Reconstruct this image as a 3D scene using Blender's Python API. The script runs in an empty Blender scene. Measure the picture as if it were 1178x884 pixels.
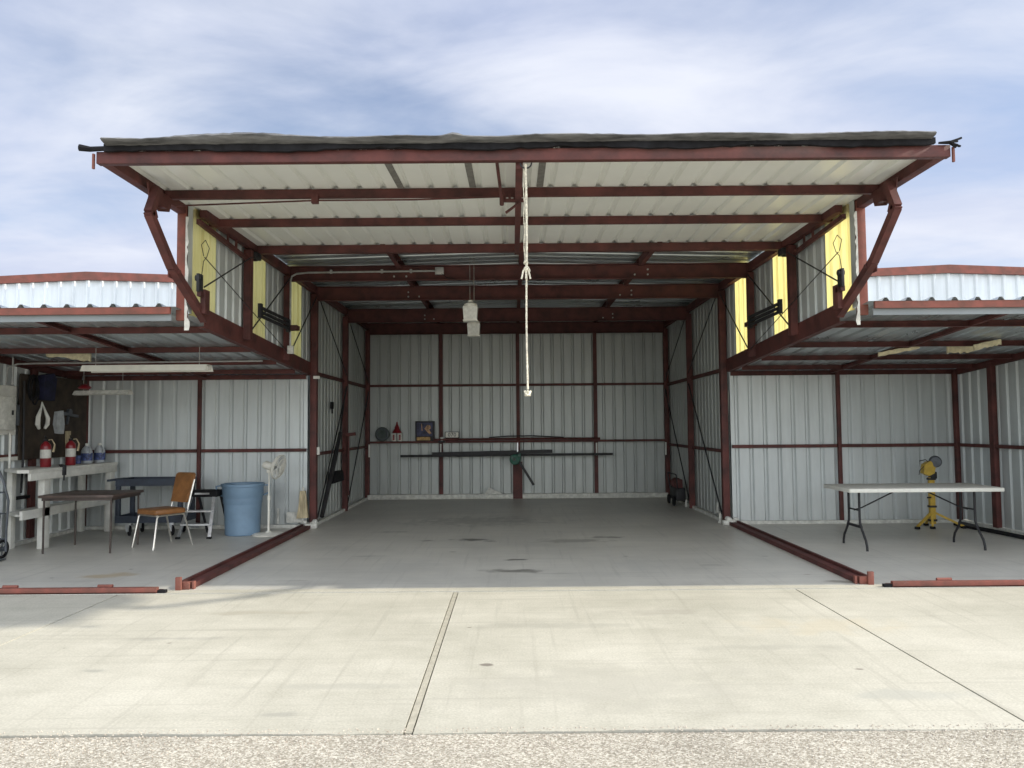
import bpy, bmesh, math, random
from mathutils import Vector, Matrix
random.seed(7)
R = math.radians
S = bpy.context.scene
COL = S.collection

# ---------------------------------------------------------------- camera numbers (also used to turn survey sightings into metres)
F_PX, CAM_X, CAM_H, PITCH, ROLL = 880.0, -0.105, 1.55, R(3.1), R(0.468)
def _ray(u, v):
    a = u - 589; b = v - 442
    a, b = a*math.cos(ROLL) - b*math.sin(ROLL), a*math.sin(ROLL) + b*math.cos(ROLL)
    x, y, z = a/F_PX, 1.0, -b/F_PX
    y, z = y*math.cos(PITCH) - z*math.sin(PITCH), y*math.sin(PITCH) + z*math.cos(PITCH)
    return x, y, z
def on_z(u, v, z=0.0):
    r = _ray(u, v); t = (z - CAM_H)/r[2]; return Vector((CAM_X + r[0]*t, r[1]*t, z))
def on_y(u, v, y):
    r = _ray(u, v); t = y/r[1]; return Vector((CAM_X + r[0]*t, y, CAM_H + r[2]*t))
def on_x(u, v, x):
    r = _ray(u, v); t = (x - CAM_X)/r[0]; return Vector((x, r[1]*t, CAM_H + r[2]*t))

# ---------------------------------------------------------------- materials
def nn(nt, t, **kw):
    n = nt.nodes.new(t)
    for k, v in kw.items():
        if k in n.inputs: n.inputs[k].default_value = v
        else: setattr(n, k, v)
    return n
def mat(name, col, rough=0.6, metal=0.0, var=0.12, scale=3.0, bump=0.0, bscale=60.0, col2=None, mixs=None, stretch=(1,1,1), spec=0.5, rvar=0.0, detail=6):
    m = bpy.data.materials.new(name); m.use_nodes = True
    nt = m.node_tree; b = nt.nodes['Principled BSDF']
    b.inputs['Roughness'].default_value = rough; b.inputs['Metallic'].default_value = metal
    b.inputs['Specular IOR Level'].default_value = spec
    tc = nn(nt, 'ShaderNodeTexCoord'); mp = nn(nt, 'ShaderNodeMapping')
    mp.inputs['Scale'].default_value = stretch
    nt.links.new(tc.outputs['Object'], mp.inputs['Vector'])
    no = nn(nt, 'ShaderNodeTexNoise', Scale=scale, Detail=float(detail), Roughness=0.6)
    nt.links.new(mp.outputs[0], no.inputs['Vector'])
    rp = nn(nt, 'ShaderNodeValToRGB')
    c2 = col2 if col2 else tuple(max(0, c*(1 - 2.2*var)) for c in col)
    hi = tuple(min(1, c*(1 + var)) for c in col)
    rp.color_ramp.elements[0].position = 0.3 if not mixs else mixs[0]
    rp.color_ramp.elements[1].position = 0.68 if not mixs else mixs[1]
    rp.color_ramp.elements[0].color = (*c2, 1); rp.color_ramp.elements[1].color = (*hi, 1)
    nt.links.new(no.outputs['Fac'], rp.inputs['Fac']); nt.links.new(rp.outputs[0], b.inputs['Base Color'])
    if rvar:
        mr = nn(nt, 'ShaderNodeMapRange'); mr.inputs['To Min'].default_value = rough - rvar; mr.inputs['To Max'].default_value = rough + rvar
        nt.links.new(no.outputs['Fac'], mr.inputs['Value']); nt.links.new(mr.outputs[0], b.inputs['Roughness'])
    if bump:
        n2 = nn(nt, 'ShaderNodeTexNoise', Scale=bscale, Detail=4.0)
        nt.links.new(tc.outputs['Object'], n2.inputs['Vector'])
        bp = nn(nt, 'ShaderNodeBump', Strength=bump, Distance=0.01)
        nt.links.new(n2.outputs['Fac'], bp.inputs['Height']); nt.links.new(bp.outputs[0], b.inputs['Normal'])
    return m
def math_n(nt, op, a, b=None, c=None):
    n = nt.nodes.new('ShaderNodeMath'); n.operation = op
    for i, v in enumerate((a, b, c)):
        if v is None: continue
        if isinstance(v, (int, float)): n.inputs[i].default_value = v
        else: nt.links.new(v, n.inputs[i])
    return n.outputs[0]
def mixc(nt, fac, a, b, mode='MIX'):
    n = nt.nodes.new('ShaderNodeMix'); n.data_type = 'RGBA'; n.blend_type = mode
    for sock, v in ((n.inputs[0], fac), (n.inputs[6], a), (n.inputs[7], b)):
        if isinstance(v, (int, float)): sock.default_value = v
        elif isinstance(v, tuple): sock.default_value = (*v, 1)
        else: nt.links.new(v, sock)
    return n.outputs[2]
M = {}
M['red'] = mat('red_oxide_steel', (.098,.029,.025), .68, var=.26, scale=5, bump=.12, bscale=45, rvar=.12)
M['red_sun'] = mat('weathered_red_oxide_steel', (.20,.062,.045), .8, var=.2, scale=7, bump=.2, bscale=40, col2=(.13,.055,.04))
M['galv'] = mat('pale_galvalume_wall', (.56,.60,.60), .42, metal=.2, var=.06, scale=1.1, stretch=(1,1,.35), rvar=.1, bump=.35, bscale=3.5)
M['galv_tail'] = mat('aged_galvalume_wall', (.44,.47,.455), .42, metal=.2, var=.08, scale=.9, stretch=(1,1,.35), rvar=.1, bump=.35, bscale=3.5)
def sheet_tones(m, grime=.2):
    nt = m.node_tree; b = nt.nodes['Principled BSDF']; src = b.inputs['Base Color'].links[0].from_socket
    g = nn(nt,'ShaderNodeNewGeometry'); sx_ = nn(nt,'ShaderNodeSeparateXYZ'); nt.links.new(g.outputs['Position'],sx_.inputs[0])
    xy = math_n(nt,'ADD',sx_.outputs[0],sx_.outputs[1]); ix = math_n(nt,'FLOOR',math_n(nt,'DIVIDE',xy,.66))
    wn_ = nn(nt,'ShaderNodeTexWhiteNoise',noise_dimensions='1D'); nt.links.new(ix,wn_.inputs['W'])
    mr = nn(nt,'ShaderNodeMapRange'); mr.inputs['To Min'].default_value=.90; mr.inputs['To Max'].default_value=1.06; nt.links.new(wn_.outputs['Value'],mr.inputs['Value'])
    # vertical streaks and splashes of dirt near the floor
    mp = nn(nt,'ShaderNodeMapping'); mp.inputs['Scale'].default_value=(7,7,.55); nt.links.new(g.outputs['Position'],mp.inputs[0])
    n = nn(nt,'ShaderNodeTexNoise',Scale=1.5,Detail=7.0,Roughness=.65); nt.links.new(mp.outputs[0],n.inputs['Vector'])
    m2 = nn(nt,'ShaderNodeMapRange'); m2.inputs['From Min'].default_value=.35; m2.inputs['From Max'].default_value=.7; m2.inputs['To Min'].default_value=1.04; m2.inputs['To Max'].default_value=.90; nt.links.new(n.outputs['Fac'],m2.inputs['Value'])
    vm = nt.nodes.new('ShaderNodeVectorMath'); vm.operation='SCALE'; nt.links.new(src,vm.inputs[0]); nt.links.new(math_n(nt,'MULTIPLY',mr.outputs[0],m2.outputs[0]),vm.inputs['Scale'])
    n3 = nn(nt,'ShaderNodeTexNoise',Scale=4.0,Detail=6.0,Roughness=.7); nt.links.new(g.outputs['Position'],n3.inputs['Vector'])
    hz = nn(nt,'ShaderNodeMapRange'); hz.inputs['From Min'].default_value=.55; hz.inputs['From Max'].default_value=.0; nt.links.new(sx_.outputs[2],hz.inputs['Value'])
    f = math_n(nt,'MULTIPLY',math_n(nt,'MULTIPLY',hz.outputs[0],n3.outputs['Fac']),grime*2)
    nt.links.new(mixc(nt,f,vm.outputs[0],(.30,.28,.24)),b.inputs['Base Color'])
M['deck'] = mat('galvalume_roof_deck', (.52,.57,.59), .30, metal=.6, var=.12, scale=1.6, rvar=.1, bump=.03, bscale=7)
M['door_white'] = mat('cream_white_door_sheet', (.77,.785,.74), .3, var=.03, scale=1.4, rvar=.05, bump=.02, bscale=5)
M['band_white'] = mat('white_painted_sheet', (.62,.66,.68), .45, var=.03, scale=2)
M['white'] = mat('white_paint', (.66,.66,.61), .55, var=.07, scale=9)
M['dirty_white'] = mat('grubby_white_paint', (.60,.60,.55), .7, var=.14, scale=14, bump=.2, bscale=30)
M['grey_sheet'] = mat('dull_grey_sheet', (.20,.225,.235), .5, var=.06, scale=2)
M['foam'] = mat('cream_spray_foam', (.66,.60,.40), .9, var=.15, scale=12, bump=.8, bscale=25)
M['black'] = mat('black_rubber', (.014,.014,.016), .85, var=.3, scale=10, spec=.2)
M['blackmetal'] = mat('black_enamel_steel', (.014,.014,.017), .6, var=.2, scale=14)
M['bronze'] = mat('dark_brown_painted_tube', (.055,.04,.033), .45, var=.2, scale=9)
M['brown'] = mat('dark_brown_vinyl', (.085,.06,.05), .5, var=.2, scale=7)
M['tan'] = mat('caramel_vinyl', (.25,.11,.035), .42, var=.2, scale=6, bump=.15, bscale=60)
M['chrome'] = mat('worn_chrome_tube', (.62,.6,.55), .28, metal=.85, var=.12, scale=20)
M['alum'] = mat('brushed_aluminium', (.55,.56,.57), .35, metal=.8, var=.1, scale=20)
M['bluebin'] = mat('blue_grey_plastic', (.17,.265,.37), .5, var=.06, scale=5, bump=.04, bscale=40)
M['cart'] = mat('charcoal_blue_plastic', (.028,.038,.058), .55, var=.2, scale=8, bump=.1, bscale=70)
M['fan'] = mat('off_white_plastic', (.70,.69,.62), .45, var=.05, scale=9)
M['straw'] = mat('straw_bristle', (.50,.42,.27), .9, var=.3, scale=40, stretch=(1,1,.1), bump=.6, bscale=90)
M['rope'] = mat('off_white_rope', (.74,.70,.56), .9, var=.2, scale=60, bump=.9, bscale=160)
M['fired'] = mat('red_enamel', (.20,.012,.018), .3, var=.1, scale=8)
M['peg'] = mat('dark_brown_hardboard', (.045,.032,.022), .75, var=.3, scale=5)
M['blue'] = mat('navy_cloth', (.012,.014,.045), .9, var=.3, scale=9)
M['plastic_clear'] = mat('cloudy_plastic', (.42,.45,.47), .35, var=.15, scale=15)
M['bluelabel'] = mat('blue_printed_label', (.07,.10,.26), .5, var=.5, scale=25)
M['tabletop'] = mat('speckled_grey_plastic', (.56,.55,.50), .55, var=.06, scale=60)
M['tabletop_edge'] = mat('light_grey_plastic_rim', (.66,.66,.60), .5, var=.04, scale=20)
M['greymetal'] = mat('grey_enamel_steel', (.085,.095,.11), .4, metal=.3, var=.15, scale=12)
M['yellow'] = mat('yellow_enamel', (.50,.335,.045), .45, var=.12, scale=12)
M['rubber_grey'] = mat('sun_bleached_rubber', (.14,.14,.14), .9, var=.35, scale=9, stretch=(.35,2,2), bump=.7, bscale=30, detail=9)
M['green'] = mat('dark_green_enamel', (.008,.10,.065), .4, var=.25, scale=12)
M['olive'] = mat('grey_green_enamel', (.07,.095,.085), .5, var=.25, scale=7)
M['grey'] = mat('grey_foam_strip', (.17,.165,.15), .8, var=.15, scale=20)
M['conduit'] = mat('galvanised_conduit', (.42,.42,.40), .4, metal=.5, var=.12, scale=15)
M['wood'] = mat('orange_brown_board', (.30,.12,.05), .7, var=.3, scale=4, stretch=(1,1,6))
M['darkpole'] = mat('dark_grey_weathered_bar', (.022,.022,.024), .7, var=.35, scale=7)
M['lightcase'] = mat('off_white_lamp_housing', (.75,.74,.66), .4, var=.05, scale=8)
M['milky'] = mat('milky_lamp_lens', (.62,.62,.57), .35, var=.1, scale=20)
M['sealant'] = mat('sandy_joint_filler', (.40,.375,.30), .95, var=.1, scale=14, bump=.3, bscale=60)
M['groove'] = mat('dark_joint_dirt', (.12,.10,.08), .95, var=.3, scale=12)  # dark dirt colour for the bed of the slab joints

for k_ in ('galv','galv_tail'): sheet_tones(M[k_])
sheet_tones(M['band_white'],0)
# translucent yellow fibreglass
def fibreglass():
    m = bpy.data.materials.new('yellow_translucent_fibreglass'); m.use_nodes = True; nt = m.node_tree
    b = nt.nodes['Principled BSDF']; out = nt.nodes['Material Output']
    tc = nn(nt, 'ShaderNodeTexCoord'); mp = nn(nt, 'ShaderNodeMapping'); mp.inputs['Scale'].default_value = (3,9,.8)
    no = nn(nt, 'ShaderNodeTexNoise', Scale=3.0, Detail=6.0)
    nt.links.new(tc.outputs['Object'], mp.inputs[0]); nt.links.new(mp.outputs[0], no.inputs['Vector'])
    rp = nn(nt, 'ShaderNodeValToRGB'); rp.color_ramp.elements[0].position = .3; rp.color_ramp.elements[1].position = .7
    rp.color_ramp.elements[0].color = (.80,.745,.43,1); rp.color_ramp.elements[1].color = (.91,.865,.58,1)
    nt.links.new(no.outputs['Fac'], rp.inputs[0])
    tr = nn(nt, 'ShaderNodeBsdfTranslucent'); mx = nn(nt, 'ShaderNodeMixShader', Fac=.72)
    nt.links.new(rp.outputs[0], tr.inputs['Color']); nt.links.new(rp.outputs[0], b.inputs['Base Color'])
    b.inputs['Roughness'].default_value = .4
    nt.links.new(b.outputs[0], mx.inputs[1]); nt.links.new(tr.outputs[0], mx.inputs[2]); nt.links.new(mx.outputs[0], out.inputs[0])
    return m
M['fibre'] = fibreglass()

def concrete(name, c_lo, c_hi, rough, stains=(), fine=.06, spec=.5, crack=.6, scuff=.25, scol=(.3,.29,.26)):
    m = bpy.data.materials.new(name); m.use_nodes = True; nt = m.node_tree; b = nt.nodes['Principled BSDF']
    g = nn(nt, 'ShaderNodeNewGeometry'); pos = g.outputs['Position']
    def noise(scale, detail=6.0, vec=pos, rough_=.6):
        n = nn(nt, 'ShaderNodeTexNoise', Scale=scale, Detail=detail, Roughness=rough_); nt.links.new(vec, n.inputs['Vector']); return n.outputs['Fac']
    big = noise(.55, 5.0); med = noise(3.2, 7.0, rough_=.7)
    mp = nn(nt, 'ShaderNodeMapping'); mp.inputs['Scale'].default_value = (.5, 1.6, 1); mp.inputs['Rotation'].default_value = (0,0,R(17)); nt.links.new(pos, mp.inputs[0])
    st = noise(1.6, 8.0, mp.outputs[0], .72)
    f = math_n(nt, 'ADD', math_n(nt, 'MULTIPLY', big, .45), math_n(nt, 'ADD', math_n(nt, 'MULTIPLY', med, .25), math_n(nt, 'MULTIPLY', st, .3)))
    rp = nn(nt, 'ShaderNodeValToRGB'); rp.color_ramp.elements[0].position = .40; rp.color_ramp.elements[1].position = .60
    rp.color_ramp.elements[0].color = (*c_lo, 1); rp.color_ramp.elements[1].color = (*c_hi, 1); nt.links.new(f, rp.inputs[0])
    col = rp.outputs[0]
    fn = noise(70, 3.0); fr = nn(nt, 'ShaderNodeMapRange'); fr.inputs['From Min'].default_value = .3; fr.inputs['From Max'].default_value = .7
    fr.inputs['To Min'].default_value = 1 - fine; fr.inputs['To Max'].default_value = 1 + fine; nt.links.new(fn, fr.inputs['Value'])
    vm = nt.nodes.new('ShaderNodeVectorMath'); vm.operation = 'SCALE'; nt.links.new(col, vm.inputs[0]); nt.links.new(fr.outputs[0], vm.inputs['Scale']); col = vm.outputs[0]
    # small dark specks
    vo = nn(nt, 'ShaderNodeTexVoronoi', Scale=4.5); nt.links.new(pos, vo.inputs['Vector'])
    sp = math_n(nt, 'LESS_THAN', vo.outputs['Distance'], .035); sel = math_n(nt, 'GREATER_THAN', noise(2.0, 2.0), .56)
    col = mixc(nt, math_n(nt, 'MULTIPLY', math_n(nt, 'MULTIPLY', sp, sel), .55), col, (.12,.10,.08))
    # hairline cracks
    wv = nn(nt,'ShaderNodeTexNoise',Scale=1.3,Detail=8.0,Roughness=.7); nt.links.new(pos,wv.inputs['Vector'])
    wm = nt.nodes.new('ShaderNodeVectorMath'); wm.operation='MULTIPLY_ADD'; nt.links.new(wv.outputs['Color'],wm.inputs[0]); wm.inputs[1].default_value=(.9,.9,0); nt.links.new(pos,wm.inputs[2])
    ve = nn(nt,'ShaderNodeTexVoronoi',Scale=.33,feature='DISTANCE_TO_EDGE'); nt.links.new(wm.outputs[0],ve.inputs['Vector'])
    ck = math_n(nt,'MULTIPLY',math_n(nt,'LESS_THAN',ve.outputs['Distance'],.0016),math_n(nt,'GREATER_THAN',noise(.8,2.0),.50))
    col = mixc(nt, math_n(nt,'MULTIPLY',ck,crack), col, (.16,.14,.11))
    # scuffs: long thin strokes in two directions
    for ang_, sc_ in ((62,(14,.55,1)),(-8,(.4,16,1))):
        m_ = nn(nt,'ShaderNodeMapping'); m_.inputs['Rotation'].default_value=(0,0,R(ang_)); m_.inputs['Scale'].default_value=sc_; nt.links.new(pos,m_.inputs[0])
        nz = noise(1.0,5.0,m_.outputs[0],.6); q_ = nn(nt,'ShaderNodeMapRange'); q_.inputs['From Min'].default_value=.56; q_.inputs['From Max'].default_value=.72; q_.inputs['To Max'].default_value=scuff
        nt.links.new(nz,q_.inputs['Value']); col = mixc(nt,q_.outputs[0],col,scol)
    dn = nn(nt, 'ShaderNodeTexNoise', Scale=5.0, Detail=5.0); nt.links.new(pos, dn.inputs['Vector'])
    sx = nn(nt, 'ShaderNodeSeparateXYZ'); nt.links.new(pos, sx.inputs[0])
    for (x, y, rx, ry, cc, s) in stains:
        dx = math_n(nt, 'DIVIDE', math_n(nt, 'SUBTRACT', sx.outputs[0], x), rx); dy = math_n(nt, 'DIVIDE', math_n(nt, 'SUBTRACT', sx.outputs[1], y), ry)
        d = math_n(nt, 'SQRT', math_n(nt, 'ADD', math_n(nt, 'MULTIPLY', dx, dx), math_n(nt, 'MULTIPLY', dy, dy)))
        d = math_n(nt, 'ADD', d, math_n(nt, 'MULTIPLY', math_n(nt, 'SUBTRACT', dn.outputs['Fac'], .5), 2.4))
        mr = nn(nt, 'ShaderNodeMapRange'); mr.interpolation_type = 'SMOOTHSTEP'
        mr.inputs['From Min'].default_value = 1.0; mr.inputs['From Max'].default_value = .2; mr.inputs['To Min'].default_value = 0; mr.inputs['To Max'].default_value = s
        nt.links.new(d, mr.inputs['Value']); col = mixc(nt, mr.outputs[0], col, cc)
    nt.links.new(col, b.inputs['Base Color'])
    rr = nn(nt, 'ShaderNodeMapRange'); rr.inputs['To Min'].default_value = rough - .12; rr.inputs['To Max'].default_value = rough + .12
    nt.links.new(med, rr.inputs['Value']); nt.links.new(rr.outputs[0], b.inputs['Roughness'])
    b.inputs['Specular IOR Level'].default_value = spec
    bp = nn(nt, 'ShaderNodeBump', Strength=.2, Distance=.004); nt.links.new(noise(38, 6.0), bp.inputs['Height']); nt.links.new(bp.outputs[0], b.inputs['Normal'])
    return m
oil = (.035,.032,.027)
def st(u, v, rx, ry, c=oil, s=.8):
    p = on_z(u, v); return (p.x, p.y, rx, ry, c, s)
M['floor'] = concrete('sealed_grey_floor', (.46,.45,.41), (.59,.575,.52), .42, [
    st(541,621,.34,.14), st(562,623,.16,.10,s=.6), st(598,644,.2,.075), st(593,657,.42,.13,(.12,.115,.10),.75), st(492,622,.2,.1,(.08,.075,.06),.7),
    st(697,618,.32,.14,(.09,.085,.07),.7), st(660,622,.6,.25,(.17,.16,.14),.6), st(128,662,.42,.16,(.40,.30,.16),.6), st(965,669,.22,.08,(.10,.08,.06),.6),
    st(420,640,.25,.06,(.30,.30,.28),.5), st(640,660,.3,.05,(.30,.295,.27),.5), st(820,650,.2,.06,(.31,.305,.28),.5), st(340,668,.2,.04,(.30,.29,.26),.5), st(520,635,.05,.03), st(720,640,.04,.02), st(880,640,.06,.03,(.2,.19,.17),.6), st(450,612,.3,.1,(.2,.2,.18),.5), st(150,655,.05,.03), st(60,665,.04,.02), st(930,661,.06,.03,(.16,.07,.05),.7), st(550,600,1.5,.8,(.20,.20,.185),.45), st(470,650,.5,.5,(.42,.42,.40),.3), st(735,650,.35,.7,(.42,.42,.40),.35)], fine=.05, spec=.45, crack=0, scuff=.35, scol=(.27,.27,.25))
M['apron'] = concrete('pale_broomed_concrete', (.385,.37,.305), (.51,.49,.415), .85, [
    st(110,772,.14,.05,(.29,.29,.25),.6), st(320,822,.16,.05,(.30,.295,.255),.6), st(950,720,.8,.3,(.50,.44,.32),.4), st(700,790,1.2,.5,(.37,.355,.30),.5), st(1050,800,.5,.12,(.36,.36,.32),.5), st(200,735,.5,.06,(.32,.31,.27),.5), st(640,720,.9,.10,(.33,.32,.27),.5), st(880,745,.7,.09,(.34,.33,.28),.45), st(380,790,.6,.07,(.35,.34,.29),.5), st(760,705,.5,.16,(.33,.31,.26),.5), st(300,705,.8,.10,(.36,.33,.26),.5), st(560,765,.05,.03,(.14,.12,.1),.8), st(195,740,.03,.02,(.12,.1,.08),.8), st(990,770,.04,.02,(.14,.12,.1),.8), st(540,722,.03,.02,(.12,.1,.08),.8)], fine=.13, spec=.3, crack=0, scuff=.45, scol=(.31,.295,.245))
def gravel():
    m = bpy.data.materials.new('beige_chip_seal'); m.use_nodes = True; nt = m.node_tree; b = nt.nodes['Principled BSDF']
    g = nn(nt, 'ShaderNodeNewGeometry'); pos = g.outputs['Position']
    v1 = nn(nt, 'ShaderNodeTexVoronoi', Scale=120.0); nt.links.new(pos, v1.inputs['Vector'])
    rp = nn(nt, 'ShaderNodeValToRGB'); e = rp.color_ramp.elements
    e[0].position = 0; e[0].color = (.28,.25,.20,1); e[1].position = 1; e[1].color = (.80,.76,.655,1)
    x = e.new(.35); x.color = (.42,.385,.31,1); x = e.new(.7); x.color = (.58,.54,.455,1)
    sc = nn(nt, 'ShaderNodeSeparateColor'); nt.links.new(v1.outputs['Color'], sc.inputs[0]); nt.links.new(sc.outputs[0], rp.inputs[0])
    n2 = nn(nt, 'ShaderNodeTexNoise', Scale=1.7, Detail=6.0); nt.links.new(pos, n2.inputs['Vector'])
    mr = nn(nt, 'ShaderNodeMapRange'); mr.inputs['From Min'].default_value = .3; mr.inputs['From Max'].default_value = .7; mr.inputs['To Min'].default_value = .84; mr.inputs['To Max'].default_value = 1.08
    nt.links.new(n2.outputs['Fac'], mr.inputs['Value'])
    vm = nt.nodes.new('ShaderNodeVectorMath'); vm.operation = 'SCALE'; nt.links.new(rp.outputs[0], vm.inputs[0]); nt.links.new(mr.outputs[0], vm.inputs['Scale'])
    ed = nn(nt, 'ShaderNodeMapRange'); ed.inputs['From Min'].default_value = .0; ed.inputs['From Max'].default_value = .0075; ed.inputs['To Min'].default_value = 1; ed.inputs['To Max'].default_value = .8
    nt.links.new(v1.outputs['Distance'], ed.inputs['Value'])
    vm2 = nt.nodes.new('ShaderNodeVectorMath'); vm2.operation = 'SCALE'; nt.links.new(vm.outputs[0], vm2.inputs[0]); nt.links.new(ed.outputs[0], vm2.inputs['Scale'])
    nt.links.new(vm2.outputs[0], b.inputs['Base Color']); b.inputs['Roughness'].default_value = .9; b.inputs['Specular IOR Level'].default_value = .25
    bp = nn(nt, 'ShaderNodeBump', Strength=.5, Distance=.005); bp.invert = True
    nt.links.new(v1.outputs['Distance'], bp.inputs['Height']); nt.links.new(bp.outputs[0], b.inputs['Normal'])
    return m
M['gravel'] = gravel()
M['stone'] = mat('mixed_pale_stones', (.62,.56,.47), .85, var=.1, scale=60, col2=(.22,.18,.14), detail=2)
M['dirt'] = mat('dry_sandy_soil', (.36,.30,.22), .95, var=.2, scale=.6, bump=.3, bscale=8)

# ---------------------------------------------------------------- mesh builder
class MB:
    def __init__(s): s.bm = bmesh.new()
    def _add(s, verts, faces):
        vs = [s.bm.verts.new(v) for v in verts]
        for f in faces:
            try: s.bm.faces.new([vs[i] for i in f])
            except ValueError: pass
        return vs
    def box(s, lo, hi, bev=0.0):
        x0,y0,z0 = lo; x1,y1,z1 = hi
        if x0>x1: x0,x1=x1,x0
        if y0>y1: y0,y1=y1,y0
        if z0>z1: z0,z1=z1,z0
        vs = s._add([(x0,y0,z0),(x1,y0,z0),(x1,y1,z0),(x0,y1,z0),(x0,y0,z1),(x1,y0,z1),(x1,y1,z1),(x0,y1,z1)],
               [(0,3,2,1),(4,5,6,7),(0,1,5,4),(1,2,6,5),(2,3,7,6),(3,0,4,7)])
        if bev:
            es = {e for v in vs for e in v.link_edges}
            bmesh.ops.bevel(s.bm, geom=list(es), offset=bev, segments=2, affect='EDGES', profile=.5)
        return s
    def bar(s, p0, p1, w, h, up=(0,0,1)):
        p0 = Vector(p0); p1 = Vector(p1); d = (p1-p0).normalized(); up = Vector(up)
        if abs(d.dot(up)) > .98: up = Vector((0,1,0))
        side = d.cross(up).normalized(); u2 = side.cross(d).normalized()
        vs = []
        for p in (p0, p1):
            for a, b in ((-1,-1),(1,-1),(1,1),(-1,1)): vs.append(p + side*a*w/2 + u2*b*h/2)
        s._add(vs, [(3,2,1,0),(4,5,6,7),(0,1,5,4),(1,2,6,5),(2,3,7,6),(3,0,4,7)]); return s
    def chan(s, p0, p1, w, h, t=.006, up=(0,0,1), flip=1):
        """C-channel: web plus two flanges"""
        p0 = Vector(p0); p1 = Vector(p1); d = (p1-p0).normalized(); up = Vector(up)
        side = d.cross(up).normalized(); u2 = side.cross(d).normalized()
        s.bar(p0 - side*flip*(w/2-t/2), p1 - side*flip*(w/2-t/2), t, h, up)
        for k in (1,-1): s.bar(p0 + u2*k*(h/2-t/2) + side*flip*t/2, p1 + u2*k*(h/2-t/2) + side*flip*t/2, w-t, t, up)
        return s
    def tube(s, pts, r, seg=10, caps=True, radii=None):
        pts = [Vector(p) for p in pts]; rings = []; n = len(pts); prev = None
        for i, p in enumerate(pts):
            d = ((pts[i+1]-p) if i == 0 else (p-pts[i-1]) if i == n-1 else (pts[i+1]-pts[i-1])).normalized()
            a = prev if prev is not None else (Vector((0,0,1)) if abs(d.z) < .9 else Vector((1,0,0)))
            u = (a - d*a.dot(d)).normalized(); prev = u; w = d.cross(u)
            rr = radii[i] if radii else r
            rings.append([s.bm.verts.new(p + (u*math.cos(2*math.pi*k/seg) + w*math.sin(2*math.pi*k/seg))*rr) for k in range(seg)])
        for i in range(n-1):
            for k in range(seg):
                s.bm.faces.new((rings[i][k], rings[i][(k+1)%seg], rings[i+1][(k+1)%seg], rings[i+1][k]))
        if caps: s.bm.faces.new(rings[0][::-1]); s.bm.faces.new(rings[-1])
        return s
    def lathe(s, prof, c=(0,0,0), seg=24, axis=(0,0,1), sx=1, sy=1):
        c = Vector(c); q = Vector((0,0,1)).rotation_difference(Vector(axis).normalized())
        rings = []
        for r, z in prof:
            if r < 1e-5: rings.append([s.bm.verts.new(c + q @ Vector((0,0,z)))])
            else: rings.append([s.bm.verts.new(c + q @ Vector((r*sx*math.cos(2*math.pi*k/seg), r*sy*math.sin(2*math.pi*k/seg), z))) for k in range(seg)])
        for a, b in zip(rings, rings[1:]):
            for k in range(seg):
                k2 = (k+1) % seg
                if len(a) == 1 and len(b) == 1: continue
                if len(a) == 1: s.bm.faces.new((a[0], b[k2], b[k]))
                elif len(b) == 1: s.bm.faces.new((a[k], a[k2], b[0]))
                else: s.bm.faces.new((a[k], a[k2], b[k2], b[k]))
        return s
    def prism(s, pts, off):
        pts = [Vector(p) for p in pts]; off = Vector(off); n = len(pts)
        vs = s._add(pts + [p+off for p in pts], [tuple(range(n))[::-1], tuple(range(n, 2*n))] + [(i, (i+1)%n, n+(i+1)%n, n+i) for i in range(n)])
        return s
    def corr(s, p0, udir, length, vfun, ndir, pitch=.22, rib=.026, start=.04, th=0.0012, steps=1, minor=False):
        """ribbed sheet: p0 + udir*s ; vfun(s) gives (start vector, end vector) ; ribs stand out along ndir"""
        p0 = Vector(p0); u = Vector(udir); n = Vector(ndir); prof = [(0,0.)]
        a = start
        while a + .075 < length:
            prof += [(a,0),(a+.022,rib),(a+.048,rib),(a+.070,0)]
            if minor and a + .155 < length: prof += [(a+.128,0),(a+.136,.0045),(a+.144,.0045),(a+.152,0)]
            a += pitch
        prof.append((length,0))
        cols = []
        for q, h in prof:
            v0, v1 = vfun(q); base = p0 + u*q
            row = []
            for k in range(steps+1): row.append((base + Vector(v0).lerp(Vector(v1), k/steps), h))
            cols.append(row)
        fr = [[s.bm.verts.new(p + n*h) for p, h in c] for c in cols]
        bk = [[s.bm.verts.new(p + n*(h+th)) for p, h in c] for c in cols]
        for A, B in ((fr, 1), (bk, -1)):
            for i in range(len(A)-1):
                for k in range(steps):
                    f = (A[i][k], A[i+1][k], A[i+1][k+1], A[i][k+1]); s.bm.faces.new(f if B == 1 else f[::-1])
        for i in range(len(fr)-1):
            s.bm.faces.new((fr[i][0], bk[i][0], bk[i+1][0], fr[i+1][0])); s.bm.faces.new((fr[i][-1], fr[i+1][-1], bk[i+1][-1], bk[i][-1]))
        return s
    def build(s, name, m, parent=None, loc=None):
        me = bpy.data.meshes.new(name)
        bmesh.ops.recalc_face_normals(s.bm, faces=s.bm.faces[:])
        for f in s.bm.faces: f.smooth = True
        for e in s.bm.edges:
            if len(e.link_faces) == 2 and e.calc_face_angle(0) > .6: e.smooth = False
        org = Vector(loc) if loc is not None else (parent['_o'] if parent is not None else Vector((0,0,0)))
        org = Vector(org)
        bmesh.ops.translate(s.bm, verts=s.bm.verts[:], vec=-org)
        s.bm.to_mesh(me); s.bm.free(); me.materials.append(M[m] if isinstance(m, str) else m)
        o = bpy.data.objects.new(name, me); COL.objects.link(o)
        if parent is not None: o.parent = parent
        else: o.location = org
        o['_o'] = tuple(org)
        return o
def tag(o, label=None, cat=None, group=None, kind=None):
    if label: o['label'] = label
    if cat: o['category'] = cat
    if group: o['group'] = group
    if kind: o['kind'] = kind
    return o
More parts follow.
